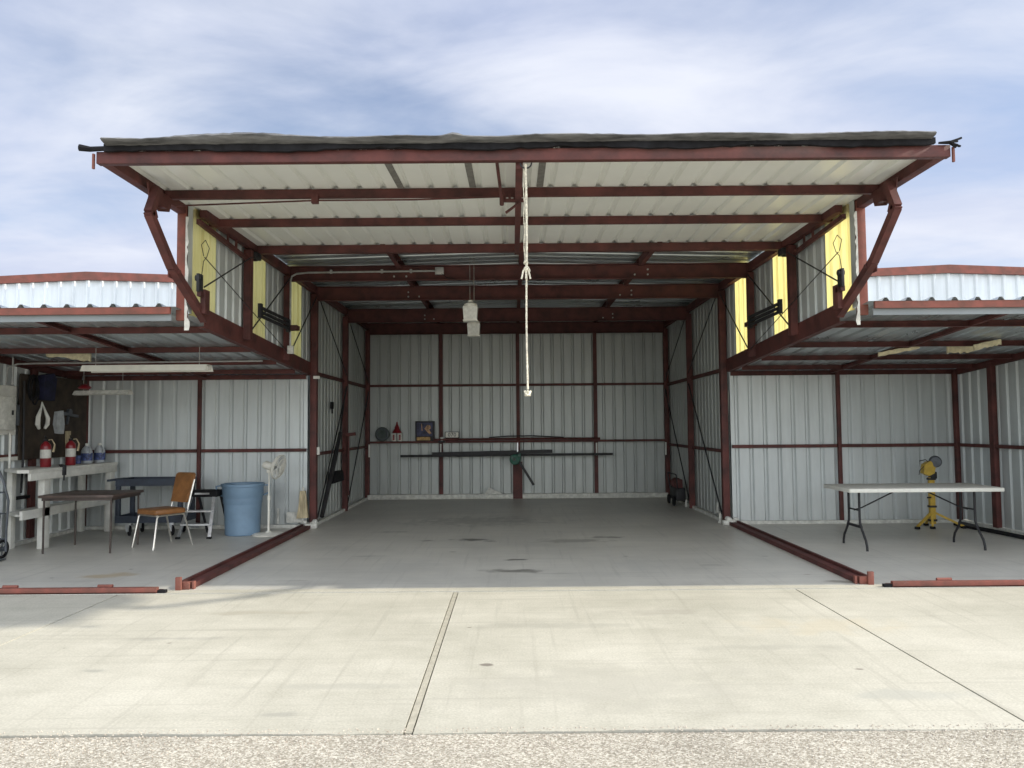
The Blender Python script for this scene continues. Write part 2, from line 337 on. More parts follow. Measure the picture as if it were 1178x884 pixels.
def thing(name, loc, label, cat, group=None):
    o = bpy.data.objects.new(name, None); COL.objects.link(o); o.location = loc; o.empty_display_size = .1
    o['_o'] = tuple(Vector(loc)); return tag(o, label, cat, group)
def B(): return MB()
V = Vector

# ---------------------------------------------------------------- setting
tag(B().box((-400,-300,-.35),(400,500,-.12)).build('ground','dirt'), kind='structure')
g = B().box((-90,-14,-.13),(90,3.950,-.005)); tag(g.build('road','gravel'), kind='structure')
ap = B()
xs = [-16.5,-13.33,-10.15,-6.975,-3.80,-.645,2.53,5.70,8.87,12.05,15.2]
for a, b in zip(xs, xs[1:]):
    ga = .026 if abs(a+.645) < .01 else .007; gb = .026 if abs(b+.645) < .01 else .007
    # apron slab with a slightly ragged front edge
    n = 40; top = []; 
    for i in range(n+1):
        x = a+ga + (b-gb-a-ga)*i/n; top.append((x, 3.965 + .012*math.sin(x*2.1) + random.uniform(-.004,.004), 0))
    ap.prism(top + [(b-gb,7.254,0),(a+ga,7.254,0)], (0,0,-.12))
tag(ap.build('apron','apron'), kind='structure')
tag(B().box((-.664,3.97,-.1),(-.627,7.262,-.003)).build('joint_filler','sealant'), kind='structure')
tag(B().box((-16.5,3.90,-.11),(15.2,7.40,-.03)).build('joint_bed','groove'), kind='structure')
tag(B().box((-16.5,7.274,-.10),(15.2,16.75,-.001)).build('hangar_floor','floor'), kind='structure')

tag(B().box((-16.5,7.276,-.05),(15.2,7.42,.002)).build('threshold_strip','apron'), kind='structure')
gr = B()
for k in range(5200):
    x = random.uniform(-3.6,3.6); y = 3.955 - abs(random.gauss(0,.28)) if k%4 else random.uniform(3.93,4.02)
    if y < 3.0: continue
    rr = random.uniform(.0022,.0058); zb = -.005 if y < 3.955 else .0
    a = random.uniform(0,6.3); vs = [(rr*random.uniform(.7,1.3)*math.cos(a+t),rr*random.uniform(.7,1.3)*math.sin(a+t),0) for t in (0,1.57,3.14,4.71)]
    gr._add([(x+v[0],y+v[1],zb+rr*.25) for v in vs]+[(x,y,zb+rr*.95),(x,y,zb-.001)],[(0,1,4),(1,2,4),(2,3,4),(3,0,4),(1,0,5),(2,1,5),(3,2,5),(0,3,5)])
tag(gr.build('loose_gravel','stone'), kind='stuff')
# ---------------------------------------------------------------- the hangar
H = thing('hangar', (0,12,0), 'open corrugated metal hangar on red steel frame, centre door raised overhead', 'hangar')
L = 3.25; YP = 11.95; YB = 16.45; YF = 7.32; XE = 6.78
def wz(y): return 2.70 - .070*(y-7.35)          # underside of the wing roof deck
def tz(x): return 3.93 - .028*abs(x)            # underside of the tail roof deck
# walls
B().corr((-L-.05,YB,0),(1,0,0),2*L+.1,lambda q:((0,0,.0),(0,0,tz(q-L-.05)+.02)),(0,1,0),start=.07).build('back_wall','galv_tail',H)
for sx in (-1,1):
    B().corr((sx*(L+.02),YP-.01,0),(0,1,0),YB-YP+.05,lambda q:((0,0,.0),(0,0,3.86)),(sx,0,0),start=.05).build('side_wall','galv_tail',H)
    # upper side wall over the wing roof, split by the fibreglass sheets
    segs = [(7.41,7.52,0),(7.52,8.12,1),(8.12,9.15,0),(9.15,9.77,1),(9.77,10.80,0),(10.80,11.45,1),(11.45,11.955,0)]
    up = B()
    for a, b, f in segs:
        fn = (lambda a: (lambda q: ((0,0,wz(a+q)-.015),(0,0,3.82))))(a)
        if f:
            B().corr((sx*(L+.026),a-.03,0),(0,1,0),b-a+.06,fn,(sx,0,0),start=.03,minor=False).build('skylight_panel','fibre',H)
        else: up.corr((sx*(L+.02),a,0),(0,1,0),b-a,fn,(sx,0,0),start=.04)
    up.build('upper_wall','galv',H)
    B().corr((sx*(L+.05),YP+.0,0),(sx,0,0),XE-L-.05,lambda q:((0,0,.0),(0,0,wz(YP)+.05)),(0,1,0),start=.06).build('bay_back_wall','galv',H)
    B().corr((sx*(XE+.02) if sx<0 else sx*(XE+.07),YF+.02,0),(0,1,0),YP-YF-.02,lambda q:((0,0,.05),(0,0,wz(YF+q)-.01)),(sx,0,0),start=.05).build('end_wall','galv',H)
XEs = {-1:-6.78, 1:6.83}
for sx in (-1,1): B().box((sx*(L+.06),YP-.012,wz(YP)-.03),(sx*9.9,YP-.006,wz(YP)+.06)).build('closure_strip','grey_sheet',H)
# roof decks
rd = B()
for sx in (-1,1):
    rd.corr((0,7.44,tz(0)),(0,1,0),YB-7.38,lambda q:((0,0,0),(sx*(L+.12),0,-.028*(L+.12))),(0,0,1),start=.03,rib=.045,pitch=.24)
rd.build('roof_deck','deck',H)
for sx in (-1,1):
    B().corr((sx*(L+.07),0,0),(sx,0,0),9.0,lambda q:((0,7.26,wz(7.26)+.005),(0,YP-.014,wz(YP))),(0,0,1),start=.12,rib=.032).build('bay_roof_deck','deck',H)
def P(name, m, mb): return mb.build(name, m, H)
# steel of the tail
for sx in (-1,1):
    x = sx*(L-.05)
    for y, z0 in ((8.93,2.58),(10.50,2.47)):
        P('post','red',B().chan((x,y,z0),(x,y,3.64),.085,.085,up=(0,1,0)))
    P('post','red',B().box((x-.05,YP-.05,.0),(x+.05,YP+.06,3.64),.004))
    for y in (14.20,):
        P('post','red',B().chan((x,y,0),(x,y,3.60),.09,.10,up=(0,1,0)))
    P('post','red',B().box((x-.045,16.33,0),(x+.045,16.43,3.6),.004))
    P('eave_beam','red',B().bar((x,7.6,3.72),(x,16.4,3.69),.07,.11))
    # side girts
    P('girt','red',B().bar((sx*(L-.02),YP+.06,2.40),(sx*(L-.02),16.4,2.40),.05,.055))
    P('girt','red',B().bar((sx*(L-.02),YP+.06,1.12),(sx*(L-.02),16.4,1.12),.05,.05))
    P('girt','red',B().bar((sx*(L-.04),7.5,3.60),(sx*(L-.04),8.9,3.53),.035,.05))
    for yy in (8.25,8.5): P('link_plate','red',B().box((sx*(L-.05)-.008,yy,3.55),(sx*(L-.05)+.008,yy+.04,3.68)))
for y, zb, zt in ((10.50,3.565,3.77),(YP,3.53,3.75),(14.20,3.49,3.74),(16.36,3.52,3.76)):
    c = (zb+zt)/2; P('roof_beam','red',B().chan((-L+.02,y,c),(L-.02,y,c),.08,zt-zb,t=.008))
for x in (-1.65,.03,1.69):
    for (a,b) in ((9.1,10.46),(10.54,YP-.04),(YP+.04,14.16),(14.24,16.32)):
        P('roof_purlin','red',B().chan((x,a,3.80),(x,b,3.79),.06,.12))
for y, zb, zt in ((10.50,3.565,3.77),(YP,3.53,3.75),(14.20,3.49,3.74)):
    for x in (-1.72,-1.55,1.60,1.78):
        for k in (0,1):
            P('bolt','conduit',B().lathe([(0,-.014),(.013,-.013),(.013,0)],(x,y-.04,zb+.05+.07*k),8,(0,1,0)))
            if x in (-1.55,1.60): break
for x in (-1.63,.02,1.68):
    P('back_post','red',B().chan((x,16.40,.0),(x,16.40,3.54),.075,.08,up=(0,1,0)))
P('back_post_base','red',B().box((-.10,16.30,.0),(.10,16.345,.78)))
for a, b in ((-L+.05,-1.67),(-1.59,-.02),(.06,1.64),(1.72,L-.05)):
    P('girt','red',B().bar((a,16.42,2.42),(b,16.42,2.42),.05,.05))
P('shelf_girt','red',B().box((-L+.06,16.27,1.19),(L-.06,16.36,1.235)))
# bay steel
for sx in (-1,1):
    xb = sx*(L+.03)
    P('bay_beam','red',B().chan((xb,7.78,2.675),(xb,YP-.04,2.455),.075,.20,t=.009,flip=sx))
    P('bay_post','red',B().box((sx*4.97-.027,YP-.07,0),(sx*4.97+.027,YP-.015,2.36),.004))
    xe = XEs[sx]
    P('bay_post','red',B().box((xe-sx*.04-.03,YP-.085,0),(xe-sx*.04+.03,YP-.015,2.36),.004))
    P('bay_post','red',B().box((xe+.0,10.57,0.06),(xe+.053,10.68,2.40),.004) if sx<0 else B().box((xe-.07,10.94,0.04),(xe+.0,11.05,2.40),.004))
    P('bay_post','red',B().box((xe-sx*.0-.05,7.40,0),(xe+.05,7.50,2.6),.004))
    for a, b in ((sx*(L+.06),sx*4.93),(sx*5.01,xe-sx*.06)):
        P('girt','red',B().bar((a,YP-.03,1.195),(b,YP-.03,1.195),.05,.05))
    P('girt','red',B().bar((xe-sx*.03,7.5,1.195),(xe-sx*.03,YP-.1,1.195),.05,.05))
    for y in (8.20,9.45,10.5,11.4):
        P('bay_purlin','red',B().chan((sx*(L+.09),y,wz(y)-.034),(sx*9.0,y,wz(y)-.034),.05,.066))
    P('bay_rafter','red',B().chan((sx*4.86,7.42,wz(7.42)-.032),(sx*4.86,YP-.1,wz(YP)-.032),.05,.05))
    P('bay_rafter','red',B().chan((xe-sx*.02,7.42,wz(7.42)-.05),(xe-sx*.02,YP-.1,wz(YP)-.05),.05,.09))
    P('bay_header','red',B().chan((sx*(L+.06),YP-.04,wz(YP)-.045),(xe,YP-.04,wz(YP)-.045),.06,.07))
    # eave: red fascia over a galvanised strip
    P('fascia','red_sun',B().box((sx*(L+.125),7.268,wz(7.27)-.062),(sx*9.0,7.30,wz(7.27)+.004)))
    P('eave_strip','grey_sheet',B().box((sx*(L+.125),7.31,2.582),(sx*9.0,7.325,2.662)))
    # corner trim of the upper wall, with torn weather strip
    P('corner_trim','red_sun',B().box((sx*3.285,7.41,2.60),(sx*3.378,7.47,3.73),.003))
    ws = B(); n = 26; pts = []
    zz = [3.62 - (3.62-2.50)*i/n for i in range(n+1)]
    for z in zz: pts.append((sx*(3.29), 7.40, z))
    inn = [(sx*(3.268 - (.02 if z<2.62 else 0) + random.uniform(-.012,.012)),7.40,z) for z in reversed(zz)]
    ws.prism(pts+inn,(0,.006,0)); P('weather_strip','dirty_white',ws)
    # white foot trim along the walls
    P('base_curb','dirty_white',B().box((sx*(L+.08),YP-.075,0),(xe,YP-.02,.05)))
    P('base_curb','dirty_white',B().box((xe-sx*.05,7.5,0),(xe-sx*.0,YP-.08,.045)))
    P('base_curb','dirty_white',B().box((sx*(L-.06),YP+.2,0),(sx*(L+.0),16.3,.05)))
P('base_curb','dirty_white',B().box((-L+.06,16.32,0),(L-.06,16.42,.10),.008))
# foam blobs and brackets at the foot of the posts
for sx in (-1,1):
    fb = B()
    for k in range(7):
        c = V((sx*(L-.02)+random.uniform(-.1,.1), YP-.08+random.uniform(-.05,.03), .05+random.uniform(-.02,.05)))
        fb.lathe([(0,-.035),(.03,-.025),(.045,0),(.03,.03),(0,.04)],c,8)
    fb.box((sx*(L-.05)-.09,YP-.16,0),(sx*(L-.05)+.09,YP-.055,.07),.008)
    P('foam_packing','dirty_white',fb)
fb = B()
for p in (on_x(790,585,3.17), on_x(829,602,3.15), on_x(826,590,3.2)):
    fb.tube([p+V((0,0,.16)),p+V((-.01,-.02,.08)),p+V((-.02,-.06,.0))],.022,7); fb.lathe([(0,0),(.05,.0),(.04,.03),(0,.05)],p,8)
P('foam_packing','dirty_white',fb)
for (x,y) in ((-1.63,16.3),(1.68,16.3),(3.15,16.3),(-3.15,16.3)):
    P('white_fixing','white',B().box((x-.014,16.29,.90),(x+.014,16.31,1.17)))
for sx in (-1,):
    P('white_fixing','white',B().box((-3.17,YP-.01,1.12),(-3.11,YP+.02,1.24))); P('white_fixing','white',B().box((-3.2,YP-.06,2.30),(-3.1,YP-.055,2.345)))
# brace rods
def rod(a, b, r=.009, m='blackmetal'): P('brace_rod', m, B().tube([a,b],r,6))
for sx in (-1,1):
    x = sx*(L-.09)
    rod((x,8.93,3.56),(x,7.55,2.95)); rod((x,7.55,3.25),(x,10.45,2.56),.005)
    rod((x,8.95,2.70),(x,10.46,3.60)); rod((x,10.55,2.60),(x,11.9,3.58)); rod((x,12.05,3.62),(x,14.12,2.50)); rod((x,14.28,3.56),(x,16.3,2.48))
    rod((x,12.05,.14),(x,14.15,2.30),.012); rod((x,14.25,.14),(x,16.3,2.30),.012)
# floor rails and front sills
for sx in (-1,1):
    r = B().box((sx*3.20,7.50,0),(sx*3.34,YP-.16,.012)).box((sx*3.20,7.50,.012),(sx*3.212,YP-.16,.05)).box((sx*3.31,7.50,.012),(sx*3.34,YP-.16,.07))
    r.bar((sx*3.256,7.5,.035),(sx*3.256,YP-.16,.035),.085,.022)
    P('floor_rail','red',r)
    e = B().box((sx*3.22,7.44,0),(sx*3.30,7.50,.07),.004).box((sx*3.18,7.455,.0),(sx*3.205,7.50,.075),.003)
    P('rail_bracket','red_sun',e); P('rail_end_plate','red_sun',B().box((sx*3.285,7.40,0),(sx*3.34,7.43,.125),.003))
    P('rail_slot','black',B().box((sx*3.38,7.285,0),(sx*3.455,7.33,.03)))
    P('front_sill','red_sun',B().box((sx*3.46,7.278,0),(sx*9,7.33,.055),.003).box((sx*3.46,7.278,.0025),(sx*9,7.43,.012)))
    for xx in (3.9,4.8,5.75): P('sill_hinge','red_sun',B().tube([(sx*xx,7.335,.062),(sx*(xx+.14),7.335,.062)],.016,8))
# raised door ---------------------------------------------------
W = 3.38
dp = B(); dp.corr((-W+.03,0,3.742),(1,0,0),2*W-.06,lambda q:((0,5.97,0),(0,9.22,0)),(0,0,1),start=.06,rib=.026,minor=False)
D = dp.build('raised_door','door_white',H)
def DP(name, m, mb): return mb.build(name, m, D)
DP('door_beam','red',B().box((-W,5.945,3.645),(W,6.01,3.74),.003))
for y in (6.97,7.96): DP('door_girt','red',B().box((-W+.09,y-.03,3.66),(W-.09,y+.02,3.739)))
DP('door_beam','red',B().box((-W,9.12,3.645),(W,9.20,3.739)))
for sx in (-1,1):
    DP('door_stile','red',B().box((sx*(W-.085),6.012,3.655),(sx*W,9.118,3.76),.003))
    # arm in two straight lengths with a gusset, running down into the bay beam
    xa = sx*3.20
    pts = [(6.60,3.64),(6.46,3.39),(6.90,3.02),(7.66,2.64)]
    P3 = [V((xa,a,b)) for a,b in pts]
    a = B()
    for p,q in zip(P3,P3[1:]): a.bar(p,q,.066,.075,up=(0,1,0) if abs((q-p).normalized().z)>.9 else (0,0,1))
    a.prism([(xa-.032,6.42,3.38),(xa-.032,6.50,3.33),(xa-.032,6.56,3.38),(xa-.032,6.52,3.45)],(.064,0,0))
    P('door_arm','red',a)
    gp = B().prism([(sx*3.245,6.50,3.67),(sx*3.245,6.98,3.67),(sx*3.245,6.92,3.53),(sx*3.245,6.72,3.48),(sx*3.245,6.54,3.52)],(-sx*.012,0,0)); gp.bar((sx*3.245,6.70,3.51),(sx*3.17,6.70,3.51),.07,.012)
    P('arm_gusset','red',gp)
    P('arm_plate','red',B().box((sx*3.235,6.92,2.93),(sx*3.242,7.14,3.03)).lathe([(0,-.05),(.02,-.05),(.02,.05),(0,.05)],(xa,6.98,2.985),8,(1,0,0)))
    DP('hinge_block','blackmetal',B().box((sx*3.12,9.0,3.56),(sx*3.30,9.16,3.64),.01).lathe([(0,-.05),(.04,-.05),(.04,.05),(0,.05)],(sx*3.2,9.08,3.58),10,(1,0,0)))
    DP('hanging_tab','red_sun',B().box((sx*3.39,5.93,3.60),(sx*3.405,5.95,3.72)))
DP('door_mullion','red',B().box((-.062,6.012,3.60),(-.004,9.118,3.655),.003))
# rubber seal folded back along the door edge
sl = B(); n = 150; ring = 14; prev = None
for i in range(n+1):
    x = -3.28 + 6.49*i/n
    wob = .006*math.sin(x*2.1)+.004*math.sin(x*11)+random.uniform(-.004,.004)
    bump_ = .028*math.exp(-((x+2.25)/.55)**4) + .03*math.exp(-((x+.55)/.07)**2)
    if x > .2: wob *= .4
    rr = []
    for k in range(ring):
        t = 2*math.pi*k/ring; cy = 5.99 + .17*math.cos(t)*(1+.1*math.sin(x*5)); cz = 3.797 + (.030+bump_*.6)*math.sin(t) + wob*.5 + bump_*.6
        rr.append(sl.bm.verts.new((x,cy,cz+random.uniform(-.002,.002))))
    if prev:
        for k in range(ring): sl.bm.faces.new((prev[k],prev[(k+1)%ring],rr[(k+1)%ring],rr[k]))
    else: sl.bm.faces.new(rr)
    prev = rr
sl.bm.faces.new(prev[::-1]); DP('rubber_seal','rubber_grey',sl)
fr = B(); n = 90; top = []; bot = []
for i in range(n+1):
    x = -3.30+6.54*i/n; top.append((x,5.90,3.785)); bot.append((x,5.90,3.728+random.uniform(-.006,.008)+(.01*math.sin(x*4))))
fr.prism(top+bot[::-1],(0,.03,0)); DP('seal_skirt','black',fr)
DP('seal_end','black',B().tube([(-3.30,5.93,3.76),(-3.42,5.93,3.755),(-3.50,5.92,3.765)],.022,8,radii=[.02,.022,.028]))
te = B()
for k in range(9): te.tube([(3.28,5.93,3.75),(3.36,5.92+random.uniform(-.02,.02),3.75),(3.40+random.uniform(0,.06),5.92,3.75+random.uniform(-.04,.04))],.009,5)
DP('seal_end','black',te)
for x0,dx in ((-1.13,.02),(-.46,.01),(.165,0)): DP('foam_strip','grey',B().prism([(x0-.03,6.03,3.7405),(x0+.03,6.03,3.7405),(x0+dx+.03,6.92,3.7405),(x0+dx-.03,6.92,3.7405)],(0,0,-.004)))
# latch
la = B().tube([(-.215,5.99,3.68),(-.185,6.86,3.60)],.014,8).tube([(-.185,6.80,3.64),(-.185,6.88,3.56)],.02,8).bar((-.19,6.88,3.60),(.02,6.88,3.60),.03,.03).tube([(-.03,6.90,3.58),(-.15,6.93,3.50)],.013,6)
for k in range(4): la.box((-.17+.045*k,6.86,3.62),(-.145+.045*k,6.90,3.66))
DP('latch','red',la)
DP('latch_rod','red',B().tube([(-3.25,7.10,3.64),(-1.89,6.93,3.63),(-1.0,6.90,3.62),(-.19,6.88,3.635)],.008,6))
DP('latch_keeper','red',B().box((-1.93,6.90,3.60),(-1.87,6.95,3.68)))
DP('rope_eye','blackmetal',B().tube([V((.02+.045*math.cos(t),5.98,3.635+.045*math.sin(t))) for t in [math.pi+math.pi*k/8 for k in range(9)]],.006,6))
# spring packs and brackets on the upper walls
for sx in (-1,1):
    x = sx*(L-.14)
    s_ = B()
    for k in range(3): s_.tube([(x,9.12,2.985-.05*k),(x,10.22,2.985-.055*k)],.022,8)
    s_.box((x-.02,9.06,2.86),(x+.02,9.13,3.03)); s_.box((x-.02,10.2,2.83),(x+.02,10.27,3.0))
    P('spring_pack','blackmetal',s_)
    P('spring_bracket','red',B().box((x-.02,10.28,2.87),(x+.10,10.44,2.93)))
    xb = sx*(L-.10)
    P('cable_bracket','blackmetal',B().box((xb-.03,7.40,2.88),(xb+.0,7.50,3.06),.004).lathe([(0,-.03),(.03,-.03),(.03,.03),(0,.03)],(xb-.02,7.44,3.02),10,(1,0,0)))
    P('cable_bracket','red',B().box((xb-.03,7.5,2.68),(xb+.02,7.62,2.92),.004).box((xb-.03,7.42,2.84),(xb+.01,7.55,2.89)))
    P('cable','blackmetal',B().tube([(xb,7.50,3.25),(xb,7.44,3.35),(xb,7.54,3.42),(xb,7.64,3.36),(xb,7.58,3.26),(xb,7.5,3.2),(xb,7.45,3.02)],.004,5))
# conduit on the left upper wall and first roof beam
cd = B().tube([(-3.13,10.40,2.62),(-3.13,10.40,3.55),(-3.12,10.42,3.62),(-3.06,10.44,3.66),(-2.9,10.44,3.675),(-1.14,10.44,3.685)],.013,8)
c_ = P('conduit','conduit',cd)
B().box((-1.15,10.40,3.63),(-1.03,10.455,3.73),.006).build('outlet_box','conduit',c_)
for xx in (-2.6,-1.9,-1.5): B().box((xx,10.425,3.66),(xx+.03,10.455,3.71)).build('clip','conduit',c_)
P('junction_box','dirty_white',B().box((-3.16,10.36,2.55),(-3.08,10.42,2.66),.006))
P('cord','black',B().tube([(-1.06,10.40,3.64),(-.98,10.41,3.58),(-.8,10.5,3.56)],.005,5))
# conduit in the left bay
c2 = P('conduit','conduit',B().tube([(-6.70,9.95,2.14),(-6.70,9.98,2.36),(-6.62,10.05,2.41),(-6.4,10.08,2.42),(-3.4,10.08,2.43)],.012,8))
P('conduit','conduit',B().tube([(-6.70,10.08,2.14),(-6.70,10.08,2.5)],.012,8)); P('conduit','white',B().tube([(-6.71,10.08,1.5),(-6.71,10.08,.05)],.016,8))
P('wall_patch','wood',B().box((-6.765,10.42,1.18),(-6.745,10.60,1.52)))
P('wall_rail','white',B().box((-6.76,9.0,1.14),(-6.72,10.45,1.19)))
P('wall_box','dirty_white',B().box((-3.6,YP-.06,.08),(-3.35,YP-.035,.24)).box((-3.75,YP-.05,.06),(-3.72,YP-.035,.30)))

# neighbouring hangars whose raised ends stand behind the bay roofs
for sx, lb in ((-1,'white ribbed neighbouring hangar end with red rake trim above the left bay roof'),(1,'white ribbed neighbouring hangar end with red rake trim above the right bay roof')):
    cx = sx*6.8; N = thing('hangar', (cx,16,0), lb, 'hangar', 'neighbouring hangars behind')
    def gz(x): return 3.895 - .035*abs(x-cx)
    x0 = min(sx*3.42, sx*10.2)
    B().corr((x0,YP+.06,0),(1,0,0),6.78,lambda q:((0,0,2.40),(0,0,gz(x0+q))),(0,-1,0),start=.05,rib=.028).build('gable_wall','band_white',N)
    for q in (-1,1):
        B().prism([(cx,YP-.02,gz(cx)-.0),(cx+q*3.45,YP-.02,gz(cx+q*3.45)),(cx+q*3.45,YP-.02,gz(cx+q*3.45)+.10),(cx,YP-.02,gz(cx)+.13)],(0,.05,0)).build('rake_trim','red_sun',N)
        B().corr((cx,YP+.1,gz(cx)+.06),(0,1,0),7.4,lambda t:((0,0,0),(q*3.4,0,-.12)),(0,0,1)).build('roof','deck',N)
        B().corr((cx+q*3.38,YP+.2,0),(0,1,0),7.2,lambda t:((0,0,0),(0,0,3.75)),(q,0,0)).build('side_wall','band_white',N)

# ---------------------------------------------------------------- things in the left bay
# workbench
wb = thing('workbench',(-6.45,10.6,0),'white painted wooden workbench with lower shelf along the left wall','workbench')
B().prism([(-6.72,10.0,1.0),(-6.30,9.60,1.0),(-6.16,9.62,1.0),(-6.16,11.78,1.0),(-6.72,11.78,1.0)],(0,0,.04)).build('top','white',wb)
B().box((-6.20,9.66,.90),(-6.162,11.76,.998),.003).build('apron_board','white',wb)
B().prism([(-6.70,10.0,.46),(-6.32,9.62,.46),(-6.24,9.62,.46),(-6.24,11.74,.46),(-6.70,11.74,.46)],(0,0,.025)).box((-6.24,9.58,.42),(-6.205,11.76,.53)).build('shelf','white',wb)
for y in (10.02,11.66):
    for x in (-6.29,): B().box((x,y,0),(x+.085,y+.13,.898),.003).build('leg','white',wb)
for y in (10.02,11.66): B().box((-6.70,y,0),(-6.63,y+.09,.998),.003).build('leg','white',wb)
# breaker panel on painted board
ep = thing('electrical_panel',(-6.74,9.95,1.5),'grey breaker box on a white board with conduit on the left wall','electrical panel')
B().box((-6.765,9.62,1.48),(-6.745,10.24,2.13)).build('backboard','white',ep)
bx = B().box((-6.744,9.72,1.55),(-6.64,10.08,1.97),.006).build('box','dirty_white',ep)
B().box((-6.639,9.75,1.59),(-6.633,10.05,1.93),.003).build('door','dirty_white',ep); B().box((-6.632,9.98,1.74),(-6.624,10.01,1.80)).build('latch','blackmetal',ep)
B().box((-6.744,10.14,1.60),(-6.68,10.22,1.88),.005).build('switch_box','greymetal',ep)
# tool board
tb = thing('tool_board',(-6.72,11,1.05),'dark brown hardboard tool board on the left wall above the workbench','tool board')
B().box((-6.725,10.26,1.14),(-6.702,11.86,2.30)).build('board','peg',tb)
def hang(name, m, mb, label, cat, group=None): return tag(mb.build(name, m, None, loc=None), label, cat, group)
def topmesh(name, m, mb, loc, label, cat, group=None): return tag(mb.build(name, m, None, loc=loc), label, cat, group)
topmesh('hanging_jacket','blue',B().prism([(-6.70,10.62,2.30),(-6.70,10.60,2.05),(-6.70,10.63,1.96),(-6.70,10.86,1.95),(-6.70,10.90,2.25),(-6.70,10.84,2.34)],(.10,0,0)),(-6.7,10.75,2),'navy cloth jacket hanging at the top of the dark tool board','jacket')
topmesh('cable_loop','black',B().tube([V((-6.66,10.45+.09*math.cos(t),2.12+.17*math.sin(t))) for t in [2*math.pi*k/20 for k in range(21)]],.016,6).tube([V((-6.64,10.47+.08*math.cos(t),2.08+.19*math.sin(t))) for t in [2*math.pi*k/20 for k in range(21)]],.012,6),(-6.66,10.45,2.1),'coiled black cable loop hanging beside the navy jacket','cable')
topmesh('hanging_hose','white',B().tube([(-6.64,10.63,1.93),(-6.63,10.60,1.85),(-6.62,10.52,1.72),(-6.62,10.51,1.62),(-6.63,10.56,1.56)],.014,7,radii=[.006,.014,.03,.034,.02]).tube([(-6.64,10.63,1.93),(-6.63,10.68,1.82),(-6.62,10.74,1.70),(-6.62,10.73,1.62),(-6.63,10.69,1.56)],.014,7,radii=[.006,.014,.03,.03,.018]),(-6.64,10.6,1.7),'white loop of plastic hanging on the dark tool board','hanger')
topmesh('plastic_bag','plastic_clear',B().prism([(-6.70,11.02,1.80),(-6.70,11.16,1.82),(-6.70,11.20,1.62),(-6.70,11.18,1.48),(-6.70,11.04,1.49),(-6.70,10.99,1.62)],(.05,0,0)),(-6.7,11.1,1.6),'clear plastic bag hanging on the dark tool board','bag')
topmesh('hand_tool','greymetal',B().lathe([(0,-.02),(.05,-.02),(.05,.02),(0,.02)],(-6.68,11.36,1.80),10,(1,0,0)).bar((-6.68,11.20,1.78),(-6.68,11.58,1.74),.03,.04).bar((-6.68,11.36,1.8),(-6.68,11.30,1.62),.03,.03),(-6.68,11.4,1.7),'dark metal hand tool hanging right of the clear plastic bag','tool')
topmesh('paper_packet','straw',B().box((-6.70,11.30,1.28),(-6.68,11.42,1.52),.004),(-6.7,11.35,1.4),'pale paper packet pinned low on the tool board','packet')
sq = thing('squeegee',(-6.66,10.3,.64),'long black floor squeegee hanging by the electrical board','squeegee')
B().tube([(-6.67,10.28,2.2),(-6.67,10.30,1.2),(-6.665,10.26,.70)],.014,8).build('handle','blackmetal',sq); B().box((-6.69,10.08,.62),(-6.65,10.44,.665),.006).build('blade','black',sq)
# fire extinguishers
def extinguisher(loc, label):
    x,y,z = loc; t = thing('fire_extinguisher', loc, label, 'extinguisher', 'fire extinguishers on the workbench')
    b = B().lathe([(0,0),(.062,0),(.066,.01),(.066,.27),(.058,.305),(.03,.335),(.022,.345),(0,.345)],loc,20).build('cylinder','fired',t)
    B().lathe([(.0672,.12),(.0672,.235)],loc,20).build('label_band','dirty_white',b)
    B().box((x-.022,y-.02,z+.345),(x+.022,y+.02,z+.38),.004).bar((x,y-.0,z+.385),(x+.05,y-.10,z+.42),.016,.01).bar((x,y,z+.375),(x+.05,y-.10,z+.375),.016,.01).build('valve','blackmetal',t)
    B().tube([(x,y+.02,z+.36),(x+.05,y+.05,z+.37),(x+.085,y+.06,z+.30),(x+.085,y+.03,z+.20)],.010,8,radii=[.007,.008,.010,.016]).build('hose','straw',t)
extinguisher((-6.42,10.38,1.04),'red extinguisher on the bench, nearer the front post end')
extinguisher((-6.36,10.86,1.04),'red extinguisher on the bench, nearer the plastic jugs')
# jugs
def jug(loc, label):
    x,y,z = loc; t = thing('washer_fluid_jug', loc, label, 'jug', 'plastic jugs at the back of the bench')
    b = B().lathe([(0,0),(.07,0),(.076,.01),(.076,.17),(.06,.22),(.028,.255),(.024,.265),(0,.265)],loc,16,sx=1.05,sy=.85).build('bottle','plastic_clear',t)
    B().lathe([(.0785,.04),(.0785,.15)],loc,16,sx=1.05,sy=.85).build('label_wrap','bluelabel',b)
    B().lathe([(0,.26),(.026,.26),(.026,.295),(0,.295)],loc,12).build('cap','white',t)
    B().tube([(x+.03,y-.03,z+.24),(x+.075,y-.05,z+.23),(x+.08,y-.05,z+.17),(x+.07,y-.05,z+.14)],.01,6).build('handle','plastic_clear',t)
jug((-6.44,11.42,1.04),'clear jug with blue label on the bench, beside the extinguishers')
jug((-6.38,11.66,1.04),'clear jug with blue label at the far corner end of the bench')
topmesh('jar','bluelabel',B().lathe([(0,0),(.04,0),(.04,.10),(.03,.12),(0,.12)],(-6.5,11.3,1.04),12),(-6.5,11.3,1.04),'small dark blue can on the bench behind the jugs','can')
topmesh('clamp','blackmetal',B().box((-6.20,10.33,.93),(-6.13,10.38,1.06),.006).tube([(-6.15,10.355,.93),(-6.15,10.355,.86)],.012,6).bar((-6.35,10.6,1.055),(-6.15,10.36,1.055),.03,.025),(-6.16,10.35,1.0),'black clamp gripping the front edge of the white workbench','clamp')
